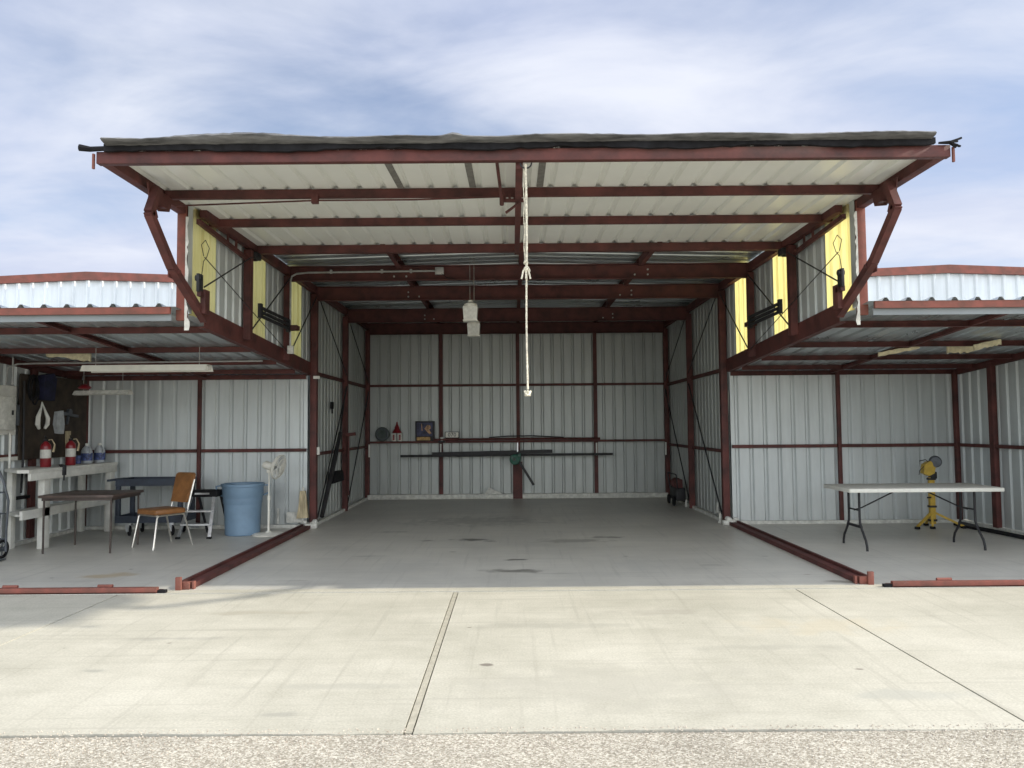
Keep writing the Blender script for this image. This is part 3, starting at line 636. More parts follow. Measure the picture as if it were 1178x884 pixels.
# card table
ct = thing('card_table',(-5.5,9.95,0),'square brown folding card table on thin dark legs','table')
B().box((-6.02,9.58,.69),(-5.08,10.38,.725),.008).build('tabletop','brown',ct)
B().box((-5.99,9.61,.655),(-5.11,10.35,.688)).build('frame','bronze',ct)
for x in (-5.97,-5.13):
    for y in (9.63,10.33): B().tube([(x,y,0),(x,y,.655)],.0125,8).build('leg','bronze',ct)
# chair
ch = thing('chair',(-4.7,10.15,0),'caramel brown vinyl chair with thin chrome legs beside the card table','chair')
ang = R(-158)   # faces left and toward the viewer
Mx = Matrix.Translation((-4.74,10.17,0)) @ Matrix.Rotation(R(-33),4,'Z')
def loc_mb(fn):
    mb = B(); fn(mb); bmesh.ops.transform(mb.bm, matrix=Mx, verts=mb.bm.verts[:]); return mb
# local axes: front is -y, x sideways
def seat(m):
    m.box((-.215,-.22,.43),(.215,.21,.50),.022)
def back(m):
    m.prism([(-.17,.235,.56),(.17,.235,.56),(.19,.315,.88),(.185,.325,.925),(.15,.33,.945),(-.15,.33,.945),(-.185,.325,.925),(-.19,.315,.88)],(0,.045,.004))
loc_mb(seat).build('seat','tan',ch); loc_mb(back).build('backrest','tan',ch)
loc_mb(lambda m: [m.tube([(s*.19,.21,.435),(s*.19,.245,.45),(s*.185,.262,.52),(s*.185,.35,.86)],.012,8) for s in (-1,1)]).build('back_frame','chrome',ch)
loc_mb(lambda m: m.tube([(-.2,-.19,.42),(.2,-.19,.42)],.011,8).tube([(-.2,.19,.42),(.2,.19,.42)],.011,8).tube([(-.2,-.19,.42),(-.2,.19,.42)],.011,8).tube([(.2,-.19,.42),(.2,.19,.42)],.011,8)).build('seat_frame','chrome',ch)
for sx in (-1,1):
    for y0,y1 in ((-.19,-.26),(.19,.30)):
        loc_mb(lambda m: m.tube([(sx*.20,y0*.9,.42),(sx*.205,y0*1.02,.40),(sx*.235,y1,0)],.012,8)).build('leg','chrome',ch)
# utility cart
uc = thing('utility_cart',(-5.4,11.4,0),'dark blue grey two shelf plastic utility cart on casters','cart')
def tray(z):
    b = B().box((-5.84,11.10,z),(-4.88,11.62,z+.03)); 
    for lo,hi in (((-5.84,11.10,z+.03),(-4.88,11.125,z+.10)),((-5.84,11.595,z+.03),(-4.88,11.62,z+.10)),((-5.84,11.125,z+.03),(-5.815,11.595,z+.10)),((-4.905,11.125,z+.03),(-4.88,11.595,z+.10))): b.box(lo,hi)
    return b
tray(.72).build('shelf','cart',uc); tray(.19).build('shelf','cart',uc)
B().bar((-5.84,11.14,.81),(-5.96,11.14,.80),.03,.025).bar((-5.84,11.58,.81),(-5.96,11.58,.80),.03,.025).bar((-5.96,11.12,.80),(-5.96,11.60,.80),.03,.03).build('push_handle','cart',uc)
for x in (-5.82,-4.92):
    for y in (11.15,11.57): B().box((x-.03,y-.03,.22),(x+.03,y+.03,.72),.008).build('leg','cart',uc)
for x in (-5.66,-5.04):
    for y in (11.17,11.55):
        c = B().lathe([(0,-.022),(.06,-.022),(.075,-.012),(.075,.012),(.06,.022),(0,.022)],(x,y,.075),18,(.9,.6,0)).build('caster','black',uc)
        B().box((x-.035,y-.035,.155),(x+.035,y+.035,.19)).prism([(x-.02,y-.05,.06),(x+.02,y-.055,.07),(x+.015,y-.04,.16),(x-.04,y-.035,.16)],(0,-.012,0)).build('fork','alum',c)
# step stool
ss = thing('step_stool',(-4.5,11.1,0),'small aluminium folding step stool with black top','step stool')
X0,X1 = -4.71,-4.39
B().box((X0-.03,11.02,.56),(X1+.05,11.26,.655),.015).build('top_step','black',ss); B().box((X0+.05,11.016,.598),(X1-.06,11.019,.622)).build('top_label','alum',ss)
for x,dx in ((X0,-.09),(X1,.03)): B().bar((x,11.05,.595),(x+dx,10.80,.0),.045,.022).build('leg','alum',ss)
for x in (X0+.02,X1+.02): B().bar((x,11.22,.595),(x+.05,11.45,.0),.03,.02).build('leg','blackmetal',ss)
B().box((X0-.045,10.91,.36),(X1+.02,11.02,.382)).build('tread','alum',ss); B().box((X0-.07,10.84,.18),(X1+.03,10.97,.202)).build('tread','alum',ss)
B().bar((X0-.06,10.87,.19),(X0-.02,11.33,.10),.02,.02).build('stretcher','alum',ss)
for x in (X0-.09,X1+.03): B().box((x-.03,10.775,0),(x+.03,10.825,.03),.005).build('foot','black',ss)
# trash can
tc_ = thing('trash_can',(-4.05,11.25,0),'large blue grey round plastic trash can against the bay back wall','trash can')
B().lathe([(0,0),(.235,0),(.245,.012),(.252,.2),(.262,.42),(.262,.44),(.272,.455),(.276,.52),(.276,.54),(.285,.555),(.292,.69),(.302,.695),(.306,.71),(.306,.735),(.296,.738),(.286,.73),(.28,.68),(.24,.03),(0,.03)],(-4.05,11.25,0),40).build('barrel','bluebin',tc_)
for a in (R(12),R(192)):
    cx_,cy_ = -4.05+.30*math.cos(a), 11.25+.30*math.sin(a)
    B().tube([(cx_,cy_,.71),(cx_+.07*math.cos(a),cy_+.07*math.sin(a),.70),(cx_+.065*math.cos(a),cy_+.065*math.sin(a),.60),(cx_-.01*math.cos(a),cy_-.01*math.sin(a),.56)],.014,7).build('handle','bluebin',tc_)
# pedestal fan
fn_ = thing('pedestal_fan',(-3.64,11.15,0),'off white pedestal fan turned sideways beside the blue trash can','fan')
fc = V((-3.64,11.15,0))
B().lathe([(0,0),(.225,0),(.23,.012),(.20,.028),(.05,.04),(.03,.06),(0,.06)],fc,28).build('base','fan',fn_)
B().tube([fc+V((0,0,.05)),fc+V((0,0,.55))],.016,10).tube([fc+V((0,0,.5)),fc+V((0,0,.94))],.011,10).lathe([(0,.5),(.024,.5),(.024,.56),(0,.56)],fc,12).build('pole','fan',fn_)
ax = V((1,-.16,-.30)).normalized(); mc = fc+V((.0,0,.99))
B().lathe([(0,-.09),(.04,-.088),(.058,-.06),(.06,.05),(.045,.075),(0,.08)],mc,18,ax).box(mc+V((-.03,-.025,-.10)),mc+V((.03,.025,-.03)),.006).build('motor','fan',fn_)
cg = B(); cc = mc+ax*.15+V((0,0,.03)); q = V((0,0,1)).rotation_difference(ax); RR = .20
def ringp(r,h): return [cc + q @ V((r*math.cos(2*math.pi*k/32), r*math.sin(2*math.pi*k/32), h)) for k in range(33)]
for r,h in ((.18,0),(.177,.012),(.177,-.012),(.06,.055),(.06,-.06),(.13,.046),(.13,-.05)): cg.tube(ringp(r,h),.0045,5,caps=False)
for k in range(36):
    t = 2*math.pi*k/36; c,s = math.cos(t),math.sin(t)
    for sgn in (1,-1): cg.tube([cc+q@V((c*.03,s*.03,sgn*.058)),cc+q@V((c*.14,s*.14,sgn*.048)),cc+q@V((c*.165,s*.165,sgn*.03)),cc+q@V((c*.18,s*.18,0))],.0022,4,caps=False)
cg.lathe([(0,.05),(.04,.052),(.04,.062),(0,.066)],cc,14,ax)
cg.build('cage','fan',fn_)
bl = B()
for k in range(3):
    t0 = 2*math.pi*k/3; pts_=[]
    for a_,r_ in ((0,.03),(.15,.12),(.3,.17),(.75,.17),(.95,.12),(.6,.03)): pts_.append(cc+q@V((r_*math.cos(t0+a_),r_*math.sin(t0+a_),.02-.05*a_)))
    bl.prism(pts_, ax*.003)
bl.build('blade','plastic_clear',fn_)
# string mop standing head-up by the post
mp_ = thing('broom',(-3.33,11.84,0),'straw broom standing head up against the red post right of the fan','broom')
B().prism([(-3.375,11.82,.57),(-3.295,11.82,.57),(-3.265,11.82,.30),(-3.25,11.82,.16),(-3.43,11.82,.15),(-3.40,11.82,.32)],(0,.05,0)).build('bristles','straw',mp_)
B().tube([(-3.335,11.845,.57),(-3.335,11.85,.63)],.02,8).tube([(-3.335,11.845,.16),(-3.335,11.845,.0)],.012,8).build('handle','dirty_white',mp_)
# hand truck at the left edge
ht = thing('hand_truck',(-6.3,9.3,0),'dark tubular hand truck with spoked wheels at the left edge','hand truck')
for x,y in ((-6.15,9.18),(-6.45,9.18)):
    B().tube([(x,y+.02,.10),(x+.0,y+.02,.35),(x+.03,y-.0,.70),(x-.02,y-.03,.95),(x-.07 if x>-6.3 else x+.07,y-.03,1.06),(-6.30,y-.03,1.08)],.014,8).build('rail','greymetal',ht)
for z in (.25,.55,.8): B().tube([(-6.45,9.19,z),(-6.15,9.19,z)],.01,8).build('crossbar','greymetal',ht)
B().box((-6.47,8.95,.012),(-6.13,9.18,.022)).build('toe_plate','greymetal',ht)
def wheel(c,r,parent,ax=(1,0,0)):
    c=V(c); w = B(); qq = V((0,0,1)).rotation_difference(V(ax).normalized())
    w.tube([c+qq@V((r*math.cos(2*math.pi*k/28),r*math.sin(2*math.pi*k/28),0)) for k in range(29)],.018,8,caps=False)
    o = w.build('tyre','black',parent)
    s2 = B().lathe([(0,-.03),(.028,-.03),(.028,.03),(0,.03)],c,12,ax)
    for k in range(6): s2.tube([c,c+qq@V(((r-.015)*math.cos(math.pi*k/3),(r-.015)*math.sin(math.pi*k/3),0))],.007,6)
    s2.build('rim','greymetal',o)
wheel((-6.26,9.30,.115),.098,ht); wheel((-6.52,9.30,.115),.098,ht); wheel((-6.19,9.02,.52),.10,ht)
# fluorescent fixture
def fixture(name, c, ln, w, h, m, label, n_t=2, tilt=0, grp=None):
    c = V(c); t = thing(name, c, label, 'light fixture', grp)
    d = V((math.cos(tilt),math.sin(tilt),0)); s = V((-d.y,d.x,0))
    b = B(); e0,e1 = c-d*ln/2, c+d*ln/2
    prof = [(-w/2,0),(-w/2+.05,h),(w/2-.05,h),(w/2,0),(w/2-.006,0),(w/2-.055,h-.008),(-w/2+.055,h-.008),(-w/2+.006,0)]
    b.prism([e0+s*a+V((0,0,z)) for a,z in prof], e1-e0); b.build('reflector',m,t)
    B().bar(e0+V((0,0,h-.01-.03)),e1+V((0,0,h-.04)),.09,.05).build('ballast_cover',m,t)
    for k in range(n_t):
        a = (k-(n_t-1)/2)*w*.5; B().tube([e0+s*a+d*.03+V((0,0,.03)),e1+s*a-d*.03+V((0,0,.03))],.017,10).build('tube','lightcase',t)
    for e in (e0+d*.12,e1-d*.12): B().tube([e+V((0,0,h)),e+V((0,0,wz(c.y)-c.z-.02))],.004,5).build('chain','conduit',t)
fixture('fluorescent_light',(-4.50,9.2,2.235),1.49,.26,.075,'foam_w' if False else 'lightcase','long cream fluorescent light hung under the left bay roof')
fixture('shop_light',(-5.86,10.75,2.03),.84,.15,.06,'dirty_white','short tilted white shop light above the workbench',1,R(-8))
topmesh('red_rag','fired',B().lathe([(0,-.03),(.07,-.02),(.09,0),(.06,.03),(0,.05)],(-6.10,10.72,2.13),9),(-6.10,10.72,2.1),'small red cloth lying on the end of the short shop light','rag')
# foam scraps stuck under the bay roofs
def scrap(cx_,cy_,cz_,lx,ly,rot,label):
    n=11; top=[]; 
    for k in range(n):
        t=2*math.pi*k/n; rx=lx/2*(abs(math.cos(t))**.6)*(1 if math.cos(t)>0 else -1)*random.uniform(.85,1.1); ry=ly/2*(abs(math.sin(t))**.6)*(1 if math.sin(t)>0 else -1)*random.uniform(.8,1.15)
        top.append((cx_+rx*math.cos(rot)-ry*math.sin(rot), cy_+rx*math.sin(rot)*.3, cz_+ry*math.cos(rot)+rx*math.sin(rot)))
    topmesh('foam_scrap','foam',B().prism(top,(0,.03,0)),(cx_,cy_,cz_),label,'foam scrap','foam scraps under the bay roofs')
def scrap_px(u0,v0,u1,v1,y,hh,label):
    a,b = on_y(u0,v0,y),on_y(u1,v1,y); c=(a+b)/2; d=b-a
    n=12; P_=[]
    for k in range(n+1): 
        t=k/n; p=a.lerp(b,t); P_.append(p+V((0,0,hh/2*(1+random.uniform(-.25,.15)))))
    for k in range(n,-1,-1):
        t=k/n; p=a.lerp(b,t); P_.append(p-V((0,0,hh/2*(1+random.uniform(-.3,.25)))))
    topmesh('foam_scrap','foam',B().prism(P_,(0,.025,0)),c,label,'foam scrap','foam scraps under the bay roofs')
scrap_px(-12,388,44,385,8.9,.08,'cream foam scrap under the left bay roof, at the picture edge')
scrap_px(53,405,104,411,9.7,.11,'cream foam scrap under the left bay roof, near the long light')
scrap_px(1011,408,1058,399,9.6,.05,'thin cream foam sliver under the right bay roof')
scrap_px(1090,402,1121,401,9.7,.10,'squarish cream foam scrap under the right bay roof')
scrap_px(1121,400,1152,393,9.3,.07,'narrow foam scrap touching the squarish one under the right roof')
scrap_px(1167,373,1195,372,8.6,.07,'cream foam scrap under the right bay roof, at the picture edge')

# ---------------------------------------------------------------- centre bay things
pl = thing('pole',(-3.1,12.9,0),'long dark tapered bar leaning on the left tail wall','bar')
B().tube([(-3.12,12.15,.14),(-3.13,13.0,.95),(-3.15,13.55,1.45)],.04,8,radii=[.035,.045,.03]).build('shaft','darkpole',pl)
B().tube([(-3.15,13.5,1.40),(-3.16,13.95,2.1)],.014,8).build('tip','darkpole',pl)
topmesh('dust_pan','black',B().prism([(-3.21,12.86,.60),(-3.21,13.72,.60),(-3.21,13.62,.78),(-3.21,13.10,.78)],(.10,0,0)),(-3.2,13.3,.6),'small black tray hung low on the left tail wall','tray')
topmesh('wall_clip','black',B().box((-3.23,13.12,1.86),(-3.19,13.24,1.98),.01).bar((-3.21,13.18,1.86),(-3.21,13.2,1.78),.02,.03),(-3.21,13.2,1.9),'tiny black clip high on the left tail wall','clip')
topmesh('pipe_stub','red',B().tube([(-3.12,14.1,1.40),(-3.12,14.1,.3)],.02,8).bar((-3.16,14.05,1.40),(-2.98,14.05,1.42),.06,.06),(-3.1,14.1,.3),'red steel stub pipe on the rear left tail post','pipe')
# shelf things
def sy(u,v,y=16.22): return on_y(u,v,y)
p = V((-2.87,16.30,1.235))
dk = thing('round_tin',p,'round grey green tin standing on edge at left end of the red shelf','tin')
B().lathe([(0,-.035),(.14,-.035),(.152,-.025),(.152,.025),(.14,.035),(0,.035)],p+V((0,0,.153)),28,(.1,1,0)).build('body','olive',dk)
B().lathe([(.10,-.042),(.12,-.044),(.13,-.038)],p+V((0,0,.153)),28,(.1,1,0)).build('rim','greymetal',dk)
p = V((-2.56,16.30,1.235))
for dx, lb in ((-.065,'white bottle with red label on the shelf, beside the round tin'),(.065,'white bottle with red label on the shelf, on the picture box side')):
    oc = thing('oil_bottle',p+V((dx,0,0)),lb,'bottle','white oil bottles on the red shelf')
    b = B().box(p+V((dx-.052,-.04,0)),p+V((dx+.052,.04,.17)),.012).build('bottle_body','dirty_white',oc)
    B().box(p+V((dx-.02,-.043,.02)),p+V((dx+.02,-.0415,.14))).build('label_patch','fired',b)
topmesh('funnel','fired',B().lathe([(.0,.175),(.10,.175),(.09,.21),(.05,.27),(.055,.29),(.02,.36),(.012,.41),(0,.41)],p,14),p+V((0,0,.175)),'red funnel standing upside down on two white bottles on the shelf','funnel')
p = V((-1.95,16.26,1.235))
pb = thing('picture_box',p,'large dark picture printed box standing on the red shelf','box')
B().box(p+V((-.215,0,0)),p+V((.19,.09,.42)),.004).build('carton','blackmetal',pb)
pa = pb.children[0]
tanm = mat('printed_tan', (.50,.30,.16), .6, var=.4, scale=14); blu = mat('printed_blue_violet', (.05,.055,.12), .6, var=.5, scale=8); yel = mat('printed_ochre', (.50,.31,.11), .6, var=.3, scale=18)
B().box(p+V((-.185,-.004,.10)),p+V((.15,-.001,.39))).build('picture_field',blu,pa)
B().prism([p+V(q_) for q_ in ((-.02,-.008,.26),(.04,-.008,.34),(.10,-.008,.33),(.12,-.008,.27),(.08,-.008,.24),(.13,-.008,.16),(.09,-.008,.14),(.03,-.008,.20))],(0,.003,0)).prism([p+V(q_) for q_ in ((-.08,-.008,.22),(-.09,-.008,.37),(-.075,-.008,.37),(-.06,-.008,.22))],(0,.003,0)).build('picture_figure',tanm,pa)
B().box(p+V((-.185,-.005,.015)),p+V((.10,-.001,.085))).build('picture_band',yel,pa)
p = V((-1.60,16.25,1.236))
cu = thing('cup',p,'small white cup on the shelf beside the picture box','cup'); B().lathe([(0,.0),(.035,0),(.042,.075),(.036,.075),(.03,.01),(0,.01)],p,16).build('body','white',cu); B().box(p+V((-.07,-.05,-.035)),p+V((.07,.04,0))).build('saucer','blackmetal',cu)
p = V((-1.385,16.24,1.237))
rp_ = thing('number_plate',p,'small white plate with dark numerals standing on a red box on the shelf','plate')
B().box(p+V((-.14,0,0)),p+V((.14,.07,.055)),.006).build('stand','red',rp_)
pf = B().box(p+V((-.15,.012,.056)),p+V((.15,.03,.19)),.005).build('frame','blackmetal',rp_)
B().box(p+V((-.138,.007,.068)),p+V((.138,.0115,.178))).build('face','fan',pf)
tx = bpy.data.curves.new('digits','FONT'); tx.body = '070'; tx.size = .115; tx.extrude = .0015; tx.align_x = 'CENTER'; tx.align_y='CENTER'; tx.space_character=1.05; tx.materials.append(M['blackmetal'])
to = bpy.data.objects.new('digits',tx); COL.objects.link(to)
dg = bpy.data.meshes.new_from_object(to); bpy.data.objects.remove(to)
to = bpy.data.objects.new('digits',dg); COL.objects.link(to); to.parent = pf; to.location = (0,.005,.123); to.rotation_euler = (R(90),0,0)
# thin tubes lying on the shelf
topmesh('steel_tube','red',B().tube([(-1.78,16.23,1.262),(0,16.23,1.268),(1.75,16.23,1.26)],.024,8),(-1.7,16.23,1.26),'long rusty red steel tube lying along the shelf','tube')
topmesh('steel_strip','darkpole',B().tube([(-.6,16.20,1.30),(-.2,16.2,1.325),(.3,16.2,1.33),(.98,16.2,1.29)],.012,6),(0,16.2,1.3),'thin dark bent strip resting on the steel tube','strip')
tg = thing('tow_bar',(0,16.1,.95),'long dark bar with green winch and slanting handle hung below the shelf','tow bar')
B().bar((-2.46,16.12,.925),(2.0,16.12,.935),.05,.05).build('long_bar','darkpole',tg)
B().bar((-1.79,16.08,.965),(.73,16.08,1.005),.05,.07).build('upper_bar','blackmetal',tg)
wn = B().lathe([(0,-.06),(.10,-.06),(.11,-.05),(.06,-.03),(.06,.03),(.11,.05),(.10,.06),(0,.06)],(-.05,16.02,.84),16,(.3,1,0)).box((-.15,15.97,.80),(-.04,16.06,.93),.01).box((-.0,15.98,.86),(.07,16.06,.96),.01).build('winch','green',tg)
B().lathe([(0,-.075),(.03,-.075),(.03,.075),(0,.075)],(-.05,16.02,.84),10,(.3,1,0)).build('hub','olive',wn)
B().bar((.03,16.0,.80),(.33,15.98,.31),.04,.05).build('handle','blackmetal',tg)
B().box((-.012,16.05,1.0),(.012,16.10,1.19)).build('hanger','alum',tg)
topmesh('small_board','dirty_white',B().prism([(-.70,16.28,.10),(-.62,16.28,.24),(-.60,16.28,.24),(-.35,16.28,.12),(-.35,16.28,.10)],(0,.02,0)),(-.6,16.28,.1),'pale scrap leaning on the back wall foot','scrap')
# dark red machine at right tail wall
cm = thing('air_compressor',(3.05,14.9,0),'small dark red and black machine with handle bar at the right tail wall','compressor')
B().box((2.98,14.55,.10),(3.16,15.15,.34),.02).build('tank','blackmetal',cm)
B().lathe([(0,-.10),(.09,-.10),(.10,-.08),(.10,.08),(.09,.10),(0,.10)],(3.05,14.85,.42),16,(0,1,0)).box((2.99,14.60,.34),(3.12,14.75,.50),.01).build('motor','fired' if False else 'red',cm)
B().tube([(3.0,14.5,.3),(2.97,14.45,.56),(2.97,14.50,.60),(2.97,15.2,.60),(2.97,15.25,.56),(3.0,15.2,.3)],.013,8).build('handle','blackmetal',cm)
for y in (14.62,15.08): B().lathe([(0,-.02),(.08,-.02),(.09,-.01),(.09,.01),(.08,.02),(0,.02)],(2.95,y,.09),16,(1,0,0)).build('wheel','black',cm)
# hanging lamps
def lamp(c, label, rodtop):
    c=V(c); t=thing('pendant_light',c,label,'pendant light','pair of pendant lights')
    B().lathe([(.0,.125),(.03,.125),(.035,.10),(.085,.075),(.098,.045),(.098,.02),(0,.02)],c,4*5,sx=1,sy=1).build('cap','lightcase',t)
    b = B(); s=.098
    vs0=[(-.10,-.10,.03),(.10,-.10,.03),(.10,.10,.03),(-.10,.10,.03)]; vs1=[(-.088,-.088,-.15),(.088,-.088,-.15),(.088,.088,-.15),(-.088,.088,-.15)]
    b._add([c+V(v) for v in vs0+vs1],[(3,2,1,0),(4,5,6,7),(0,1,5,4),(1,2,6,5),(2,3,7,6),(3,0,4,7)]); b.build('lens','milky',t)
    B().box(c+V((-.10,-.10,-.165)),c+V((.10,.10,-.151)),.004).build('rim','lightcase',t)
    for dx in (-.006,.05): B().tube([c+V((dx,0,.12)),c+V((dx,0,rodtop-c.z))],.0035,5).build('cord','conduit',t)
lamp((-.665,10.4,3.14),'white pendant light on long cords, the nearer and larger',3.88)
lamp((-.70,12.0,3.12),'white pendant light hanging behind, the farther and smaller',3.88)
# rope
rx_,ry_ = .062,5.98
rt = thing('pull_rope',(rx_,ry_,3.6),'off white knotted pull rope hanging from the raised door edge','rope')
def strand(mb, pts, r, twist=70, rr=.35):
    mb.tube(pts, r, 8)
b = B(); pts=[]
for i in range(60):
    z = 3.625 - (3.625-1.83)*i/59; pts.append(V((rx_-.045 + .004*math.sin(i*.11), ry_, z)))
b.tube(pts,.011,8,radii=[(.0095 if i<28 else .0075)+.0012*math.sin(i*2.4) for i in range(60)])
b.build('strand','rope',rt)
b = B(); b.tube([V((rx_-.060+.003*math.sin(k*.9),ry_+.01,3.60-(.78)*k/24)) for k in range(25)],.009,7,radii=[.0045+.0015*math.sin(k*1.9) for k in range(25)]); b.build('doubled_strand','rope',rt)
def knot(c, s, name):
    b=B(); c=V(c)
    for k in range(3):
        a0=random.random()*6; pl_=[(c+V((s*math.cos(t+a0)*(1-.25*k),s*.8*math.sin(t+a0),s*.7*math.sin(2*t+k)))) for t in [2*math.pi*j/14 for j in range(15)]]
        b.tube(pl_,s*.42,7)
    b.build(name,'rope',rt)
knot((rx_-.045,ry_,2.78),.022,'knot'); knot((rx_-.045,ry_,1.80),.022,'end_knot'); knot((rx_-.05,ry_,2.84),.014,'knot')
for k in range(3): B().tube([(rx_-.05+.02*(k-1),ry_-.01,2.77),(rx_-.05+.035*(k-1),ry_-.02,2.70)],.007,6).build('frayed_end','rope',rt)

# ---------------------------------------------------------------- right bay things
ft = thing('folding_table',(4.87,9.6,0),'long pale grey folding table on dark wishbone legs','table')
B().box((3.95,9.26,.725),(5.80,10.02,.757),.012).build('tabletop','tabletop',ft)
B().box((3.945,9.252,.708),(5.805,9.262,.752),.003).box((3.940,9.26,.708),(3.952,10.02,.752),.003).box((5.797,9.26,.708),(5.809,10.02,.752),.003).box((3.945,10.018,.708),(5.805,10.028,.752),.003).build('rim','tabletop_edge',ft)
for x in (4.16,5.58):
    for s in (-1,1):
        yc = 9.64
        B().tube([(x,yc+s*.15,.71),(x,yc+s*.15,.38),(x,yc+s*.155,.32),(x,yc+s*.20,.24),(x,yc+s*.30,.12),(x,yc+s*.325,.05),(x,yc+s*.33,0)],.0145,9).build('leg','blackmetal',ft)
    B().tube([(x,9.49,.47),(x,9.79,.47)],.010,8).tube([(x,9.45,.27),(x,9.83,.27)],.018,8).build('crossbar','blackmetal',ft)
    d = 1 if x < 5 else -1
    B().tube([(x,9.64,.46),(x+d*.10,9.64,.49),(x+d*.55,9.64,.705)],.009,8).build('brace','blackmetal',ft)
wl = thing('shop_light_stand',(6.05,11.3,0),'yellow tripod tool stand with grey round head behind the folding table','tripod stand')
c = V((6.04,11.3,0))
B().bar(c+V((0,0,.06)),c+V((0,0,.74)),.075,.055).build('column','yellow',wl)
for z in (.10,.30,.58,.70): B().box(c+V((-.05,-.04,z)),c+V((.05,.04,z+.03)),.004).build('collar','blackmetal',wl)
for a,ln in ((R(200),.30),(R(-8),.42),(R(80),.28),(R(-120),.1)):
    e = V((math.cos(a)*ln,math.sin(a)*ln,0))
    l_ = B().bar(c+V((0,0,.24)),c+e+V((0,0,.03)),.03,.03).build('leg','yellow',wl)
    B().box(c+e+V((-.03,-.03,0)),c+e+V((.03,.03,.035)),.006).build('foot','black',l_)
B().prism([c+V(q_) for q_ in ((-.13,-.05,.80),(-.11,-.05,.93),(-.02,-.05,.98),(.05,-.05,.90),(.03,-.05,.80),(-.05,-.05,.76))],(0,.10,0)).build('head','yellow',wl)
B().box(c+V((-.02,-.045,.72)),c+V((.07,.045,.82)),.01).build('tilt_bracket','blackmetal',wl)
B().lathe([(0,-.05),(.07,-.05),(.085,-.03),(.085,.03),(.07,.05),(0,.05)],c+V((.06,-.02,.97)),18,(.4,1,.1)).build('disc','greymetal',wl)
B().tube([c+V((-.05,-.03,.97)),c+V((-.1,-.05,1.0)),c+V((-.19,-.05,.98))],.006,6).tube([c+V((-.12,-.04,.9)),c+V((-.19,-.05,.84)),c+V((-.2,-.05,.78))],.005,6).build('wire','black',wl)
B().tube([c+V((-.04,-.05,.45)),c+V((-.10,-.07,.45))],.012,6).build('crank','blackmetal',wl)
topmesh('pipe','black',B().tube([(6.48,11.5,.03),(6.57,10.6,.03),(6.60,9.6,.03),(6.62,8.6,.03)],.028,8),(6.55,10.5,0),'black pipe lying on the floor along the right end wall','pipe')

# ---------------------------------------------------------------- light
EL, AZ = R(27.6), R(88.2)      # sun from the right, a hair in front of the building line
w = bpy.data.worlds.new('World'); S.world = w; w.use_nodes = True; nt = w.node_tree
bg = nt.nodes['Background']; sky = nn(nt,'ShaderNodeTexSky'); sky.sky_type='NISHITA'; sky.sun_disc=False; sky.sun_elevation=EL; sky.sun_rotation=math.pi/2+R(1.8)-0
sky.altitude = 900; sky.air_density=1.0; sky.dust_density=.6; sky.ozone_density=2.0
tc = nn(nt,'ShaderNodeTexCoord'); sp = nn(nt,'ShaderNodeSeparateXYZ'); nt.links.new(tc.outputs['Generated'],sp.inputs[0])
den = math_n(nt,'ADD',math_n(nt,'MAXIMUM',sp.outputs[2],0.0),.16)
cb = nn(nt,'ShaderNodeCombineXYZ'); nt.links.new(math_n(nt,'DIVIDE',sp.outputs[0],den),cb.inputs[0]); nt.links.new(math_n(nt,'DIVIDE',sp.outputs[1],den),cb.inputs[1])
mp = nn(nt,'ShaderNodeMapping'); mp.inputs['Rotation'].default_value=(0,0,R(-14)); mp.inputs['Scale'].default_value=(.75,1.15,1); mp.inputs['Location'].default_value=(3.1,1.7,0); nt.links.new(cb.outputs[0],mp.inputs[0])
n1 = nn(nt,'ShaderNodeTexNoise',Scale=.62,Detail=9.0,Roughness=.52,Distortion=.4); nt.links.new(mp.outputs[0],n1.inputs['Vector'])
n2 = nn(nt,'ShaderNodeTexNoise',Scale=1.9,Detail=9.0,Roughness=.54,Distortion=.4); nt.links.new(mp.outputs[0],n2.inputs['Vector'])
cov = nn(nt,'ShaderNodeMapRange'); cov.interpolation_type='SMOOTHSTEP'; cov.inputs['From Min'].default_value=.34; cov.inputs['From Max'].default_value=.60; cov.inputs['To Min'].default_value=.25; cov.inputs['To Max'].default_value=1.0
nt.links.new(math_n(nt,'ADD',math_n(nt,'MULTIPLY',n1.outputs['Fac'],.7),math_n(nt,'MULTIPLY',n2.outputs['Fac'],.3)),cov.inputs['Value'])
crp = nn(nt,'ShaderNodeValToRGB'); crp.color_ramp.elements[0].position=.32; crp.color_ramp.elements[1].position=.72
K = 5.3; GLOW = 3.7
crp.color_ramp.elements[0].color=(.58*K,.645*K,.84*K,1); crp.color_ramp.elements[1].color=(.85*K,.885*K,.985*K,1)
nt.links.new(n2.outputs['Fac'],crp.inputs[0])
skc = nt.nodes.new('ShaderNodeVectorMath'); skc.operation='SCALE'; skc.inputs['Scale'].default_value=.85; nt.links.new(sky.outputs[0],skc.inputs[0])
mix = mixc(nt, cov.outputs[0], skc.outputs[0], crp.outputs[0]); 
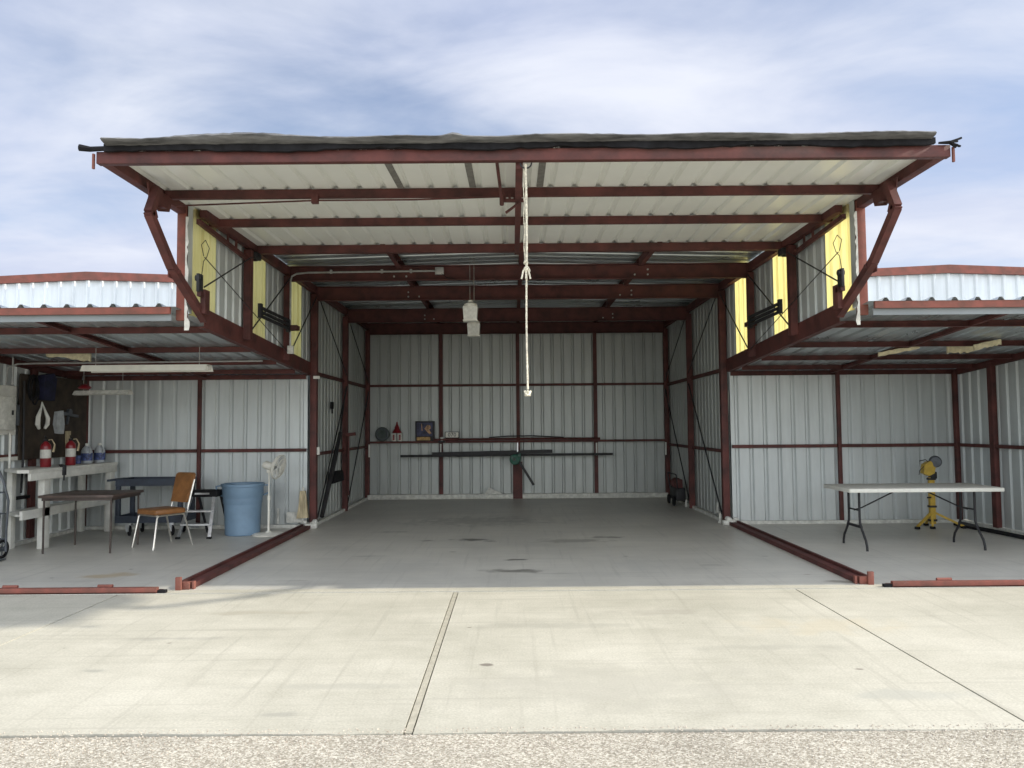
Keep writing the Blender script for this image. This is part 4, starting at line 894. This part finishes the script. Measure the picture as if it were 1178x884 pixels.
# added out-of-view sky glow, sunward and behind the viewer, to brighten the hangar interior
vd = nt.nodes.new('ShaderNodeVectorMath'); vd.operation='DOT_PRODUCT'; nt.links.new(tc.outputs['Generated'],vd.inputs[0]); vd.inputs[1].default_value=(.42,-.86,.30)
gl = nn(nt,'ShaderNodeMapRange'); gl.interpolation_type='SMOOTHSTEP'; gl.inputs['From Min'].default_value=-.35; gl.inputs['From Max'].default_value=.95; gl.inputs['To Min'].default_value=1.0; gl.inputs['To Max'].default_value=GLOW
nt.links.new(vd.outputs['Value'],gl.inputs['Value'])
gl2 = nn(nt,'ShaderNodeMapRange'); gl2.inputs['From Min'].default_value=-.35; gl2.inputs['From Max'].default_value=.5; nt.links.new(vd.outputs['Value'],gl2.inputs['Value'])
vs_ = nt.nodes.new('ShaderNodeVectorMath'); vs_.operation='SCALE'; gc = mixc(nt, gl2.outputs[0], (1,1,1), (1.0,.93,.80)); mix = mixc(nt, 1.0, mix, gc, 'MULTIPLY'); nt.links.new(mix,vs_.inputs[0]); nt.links.new(gl.outputs[0],vs_.inputs['Scale']); nt.links.new(vs_.outputs[0],bg.inputs['Color']); bg.inputs['Strength'].default_value=.10
sd = bpy.data.lights.new('sun','SUN'); sd.energy=2.7; sd.angle=R(1.2); sd.color=(1,.93,.80)
so = bpy.data.objects.new('sun',sd); COL.objects.link(so)
dirv = V((math.cos(EL),-math.cos(EL)*math.tan(R(1.9)),math.sin(EL)))   # towards the sun
so.rotation_euler = dirv.to_track_quat('Z','Y').to_euler(); so.location=(20,0,12)

# ---------------------------------------------------------------- camera
cdn = bpy.data.cameras.new('camera'); cam = bpy.data.objects.new('camera',cdn); COL.objects.link(cam)
cdn.sensor_width=36; cdn.sensor_fit='HORIZONTAL'; cdn.lens=36*F_PX/1178; cdn.clip_end=3000; cdn.clip_start=.05
cam.matrix_world = Matrix.Translation((CAM_X,0,CAM_H)) @ Matrix.Rotation(R(90)+PITCH,4,'X') @ Matrix.Rotation(-ROLL,4,'Z')
S.camera = cam
S.render.engine='CYCLES'
S.view_settings.view_transform='Standard'; S.view_settings.look='None'; S.view_settings.gamma=1; S.view_settings.exposure=.97
for o in bpy.data.objects:
    if '_o' in o: del o['_o']
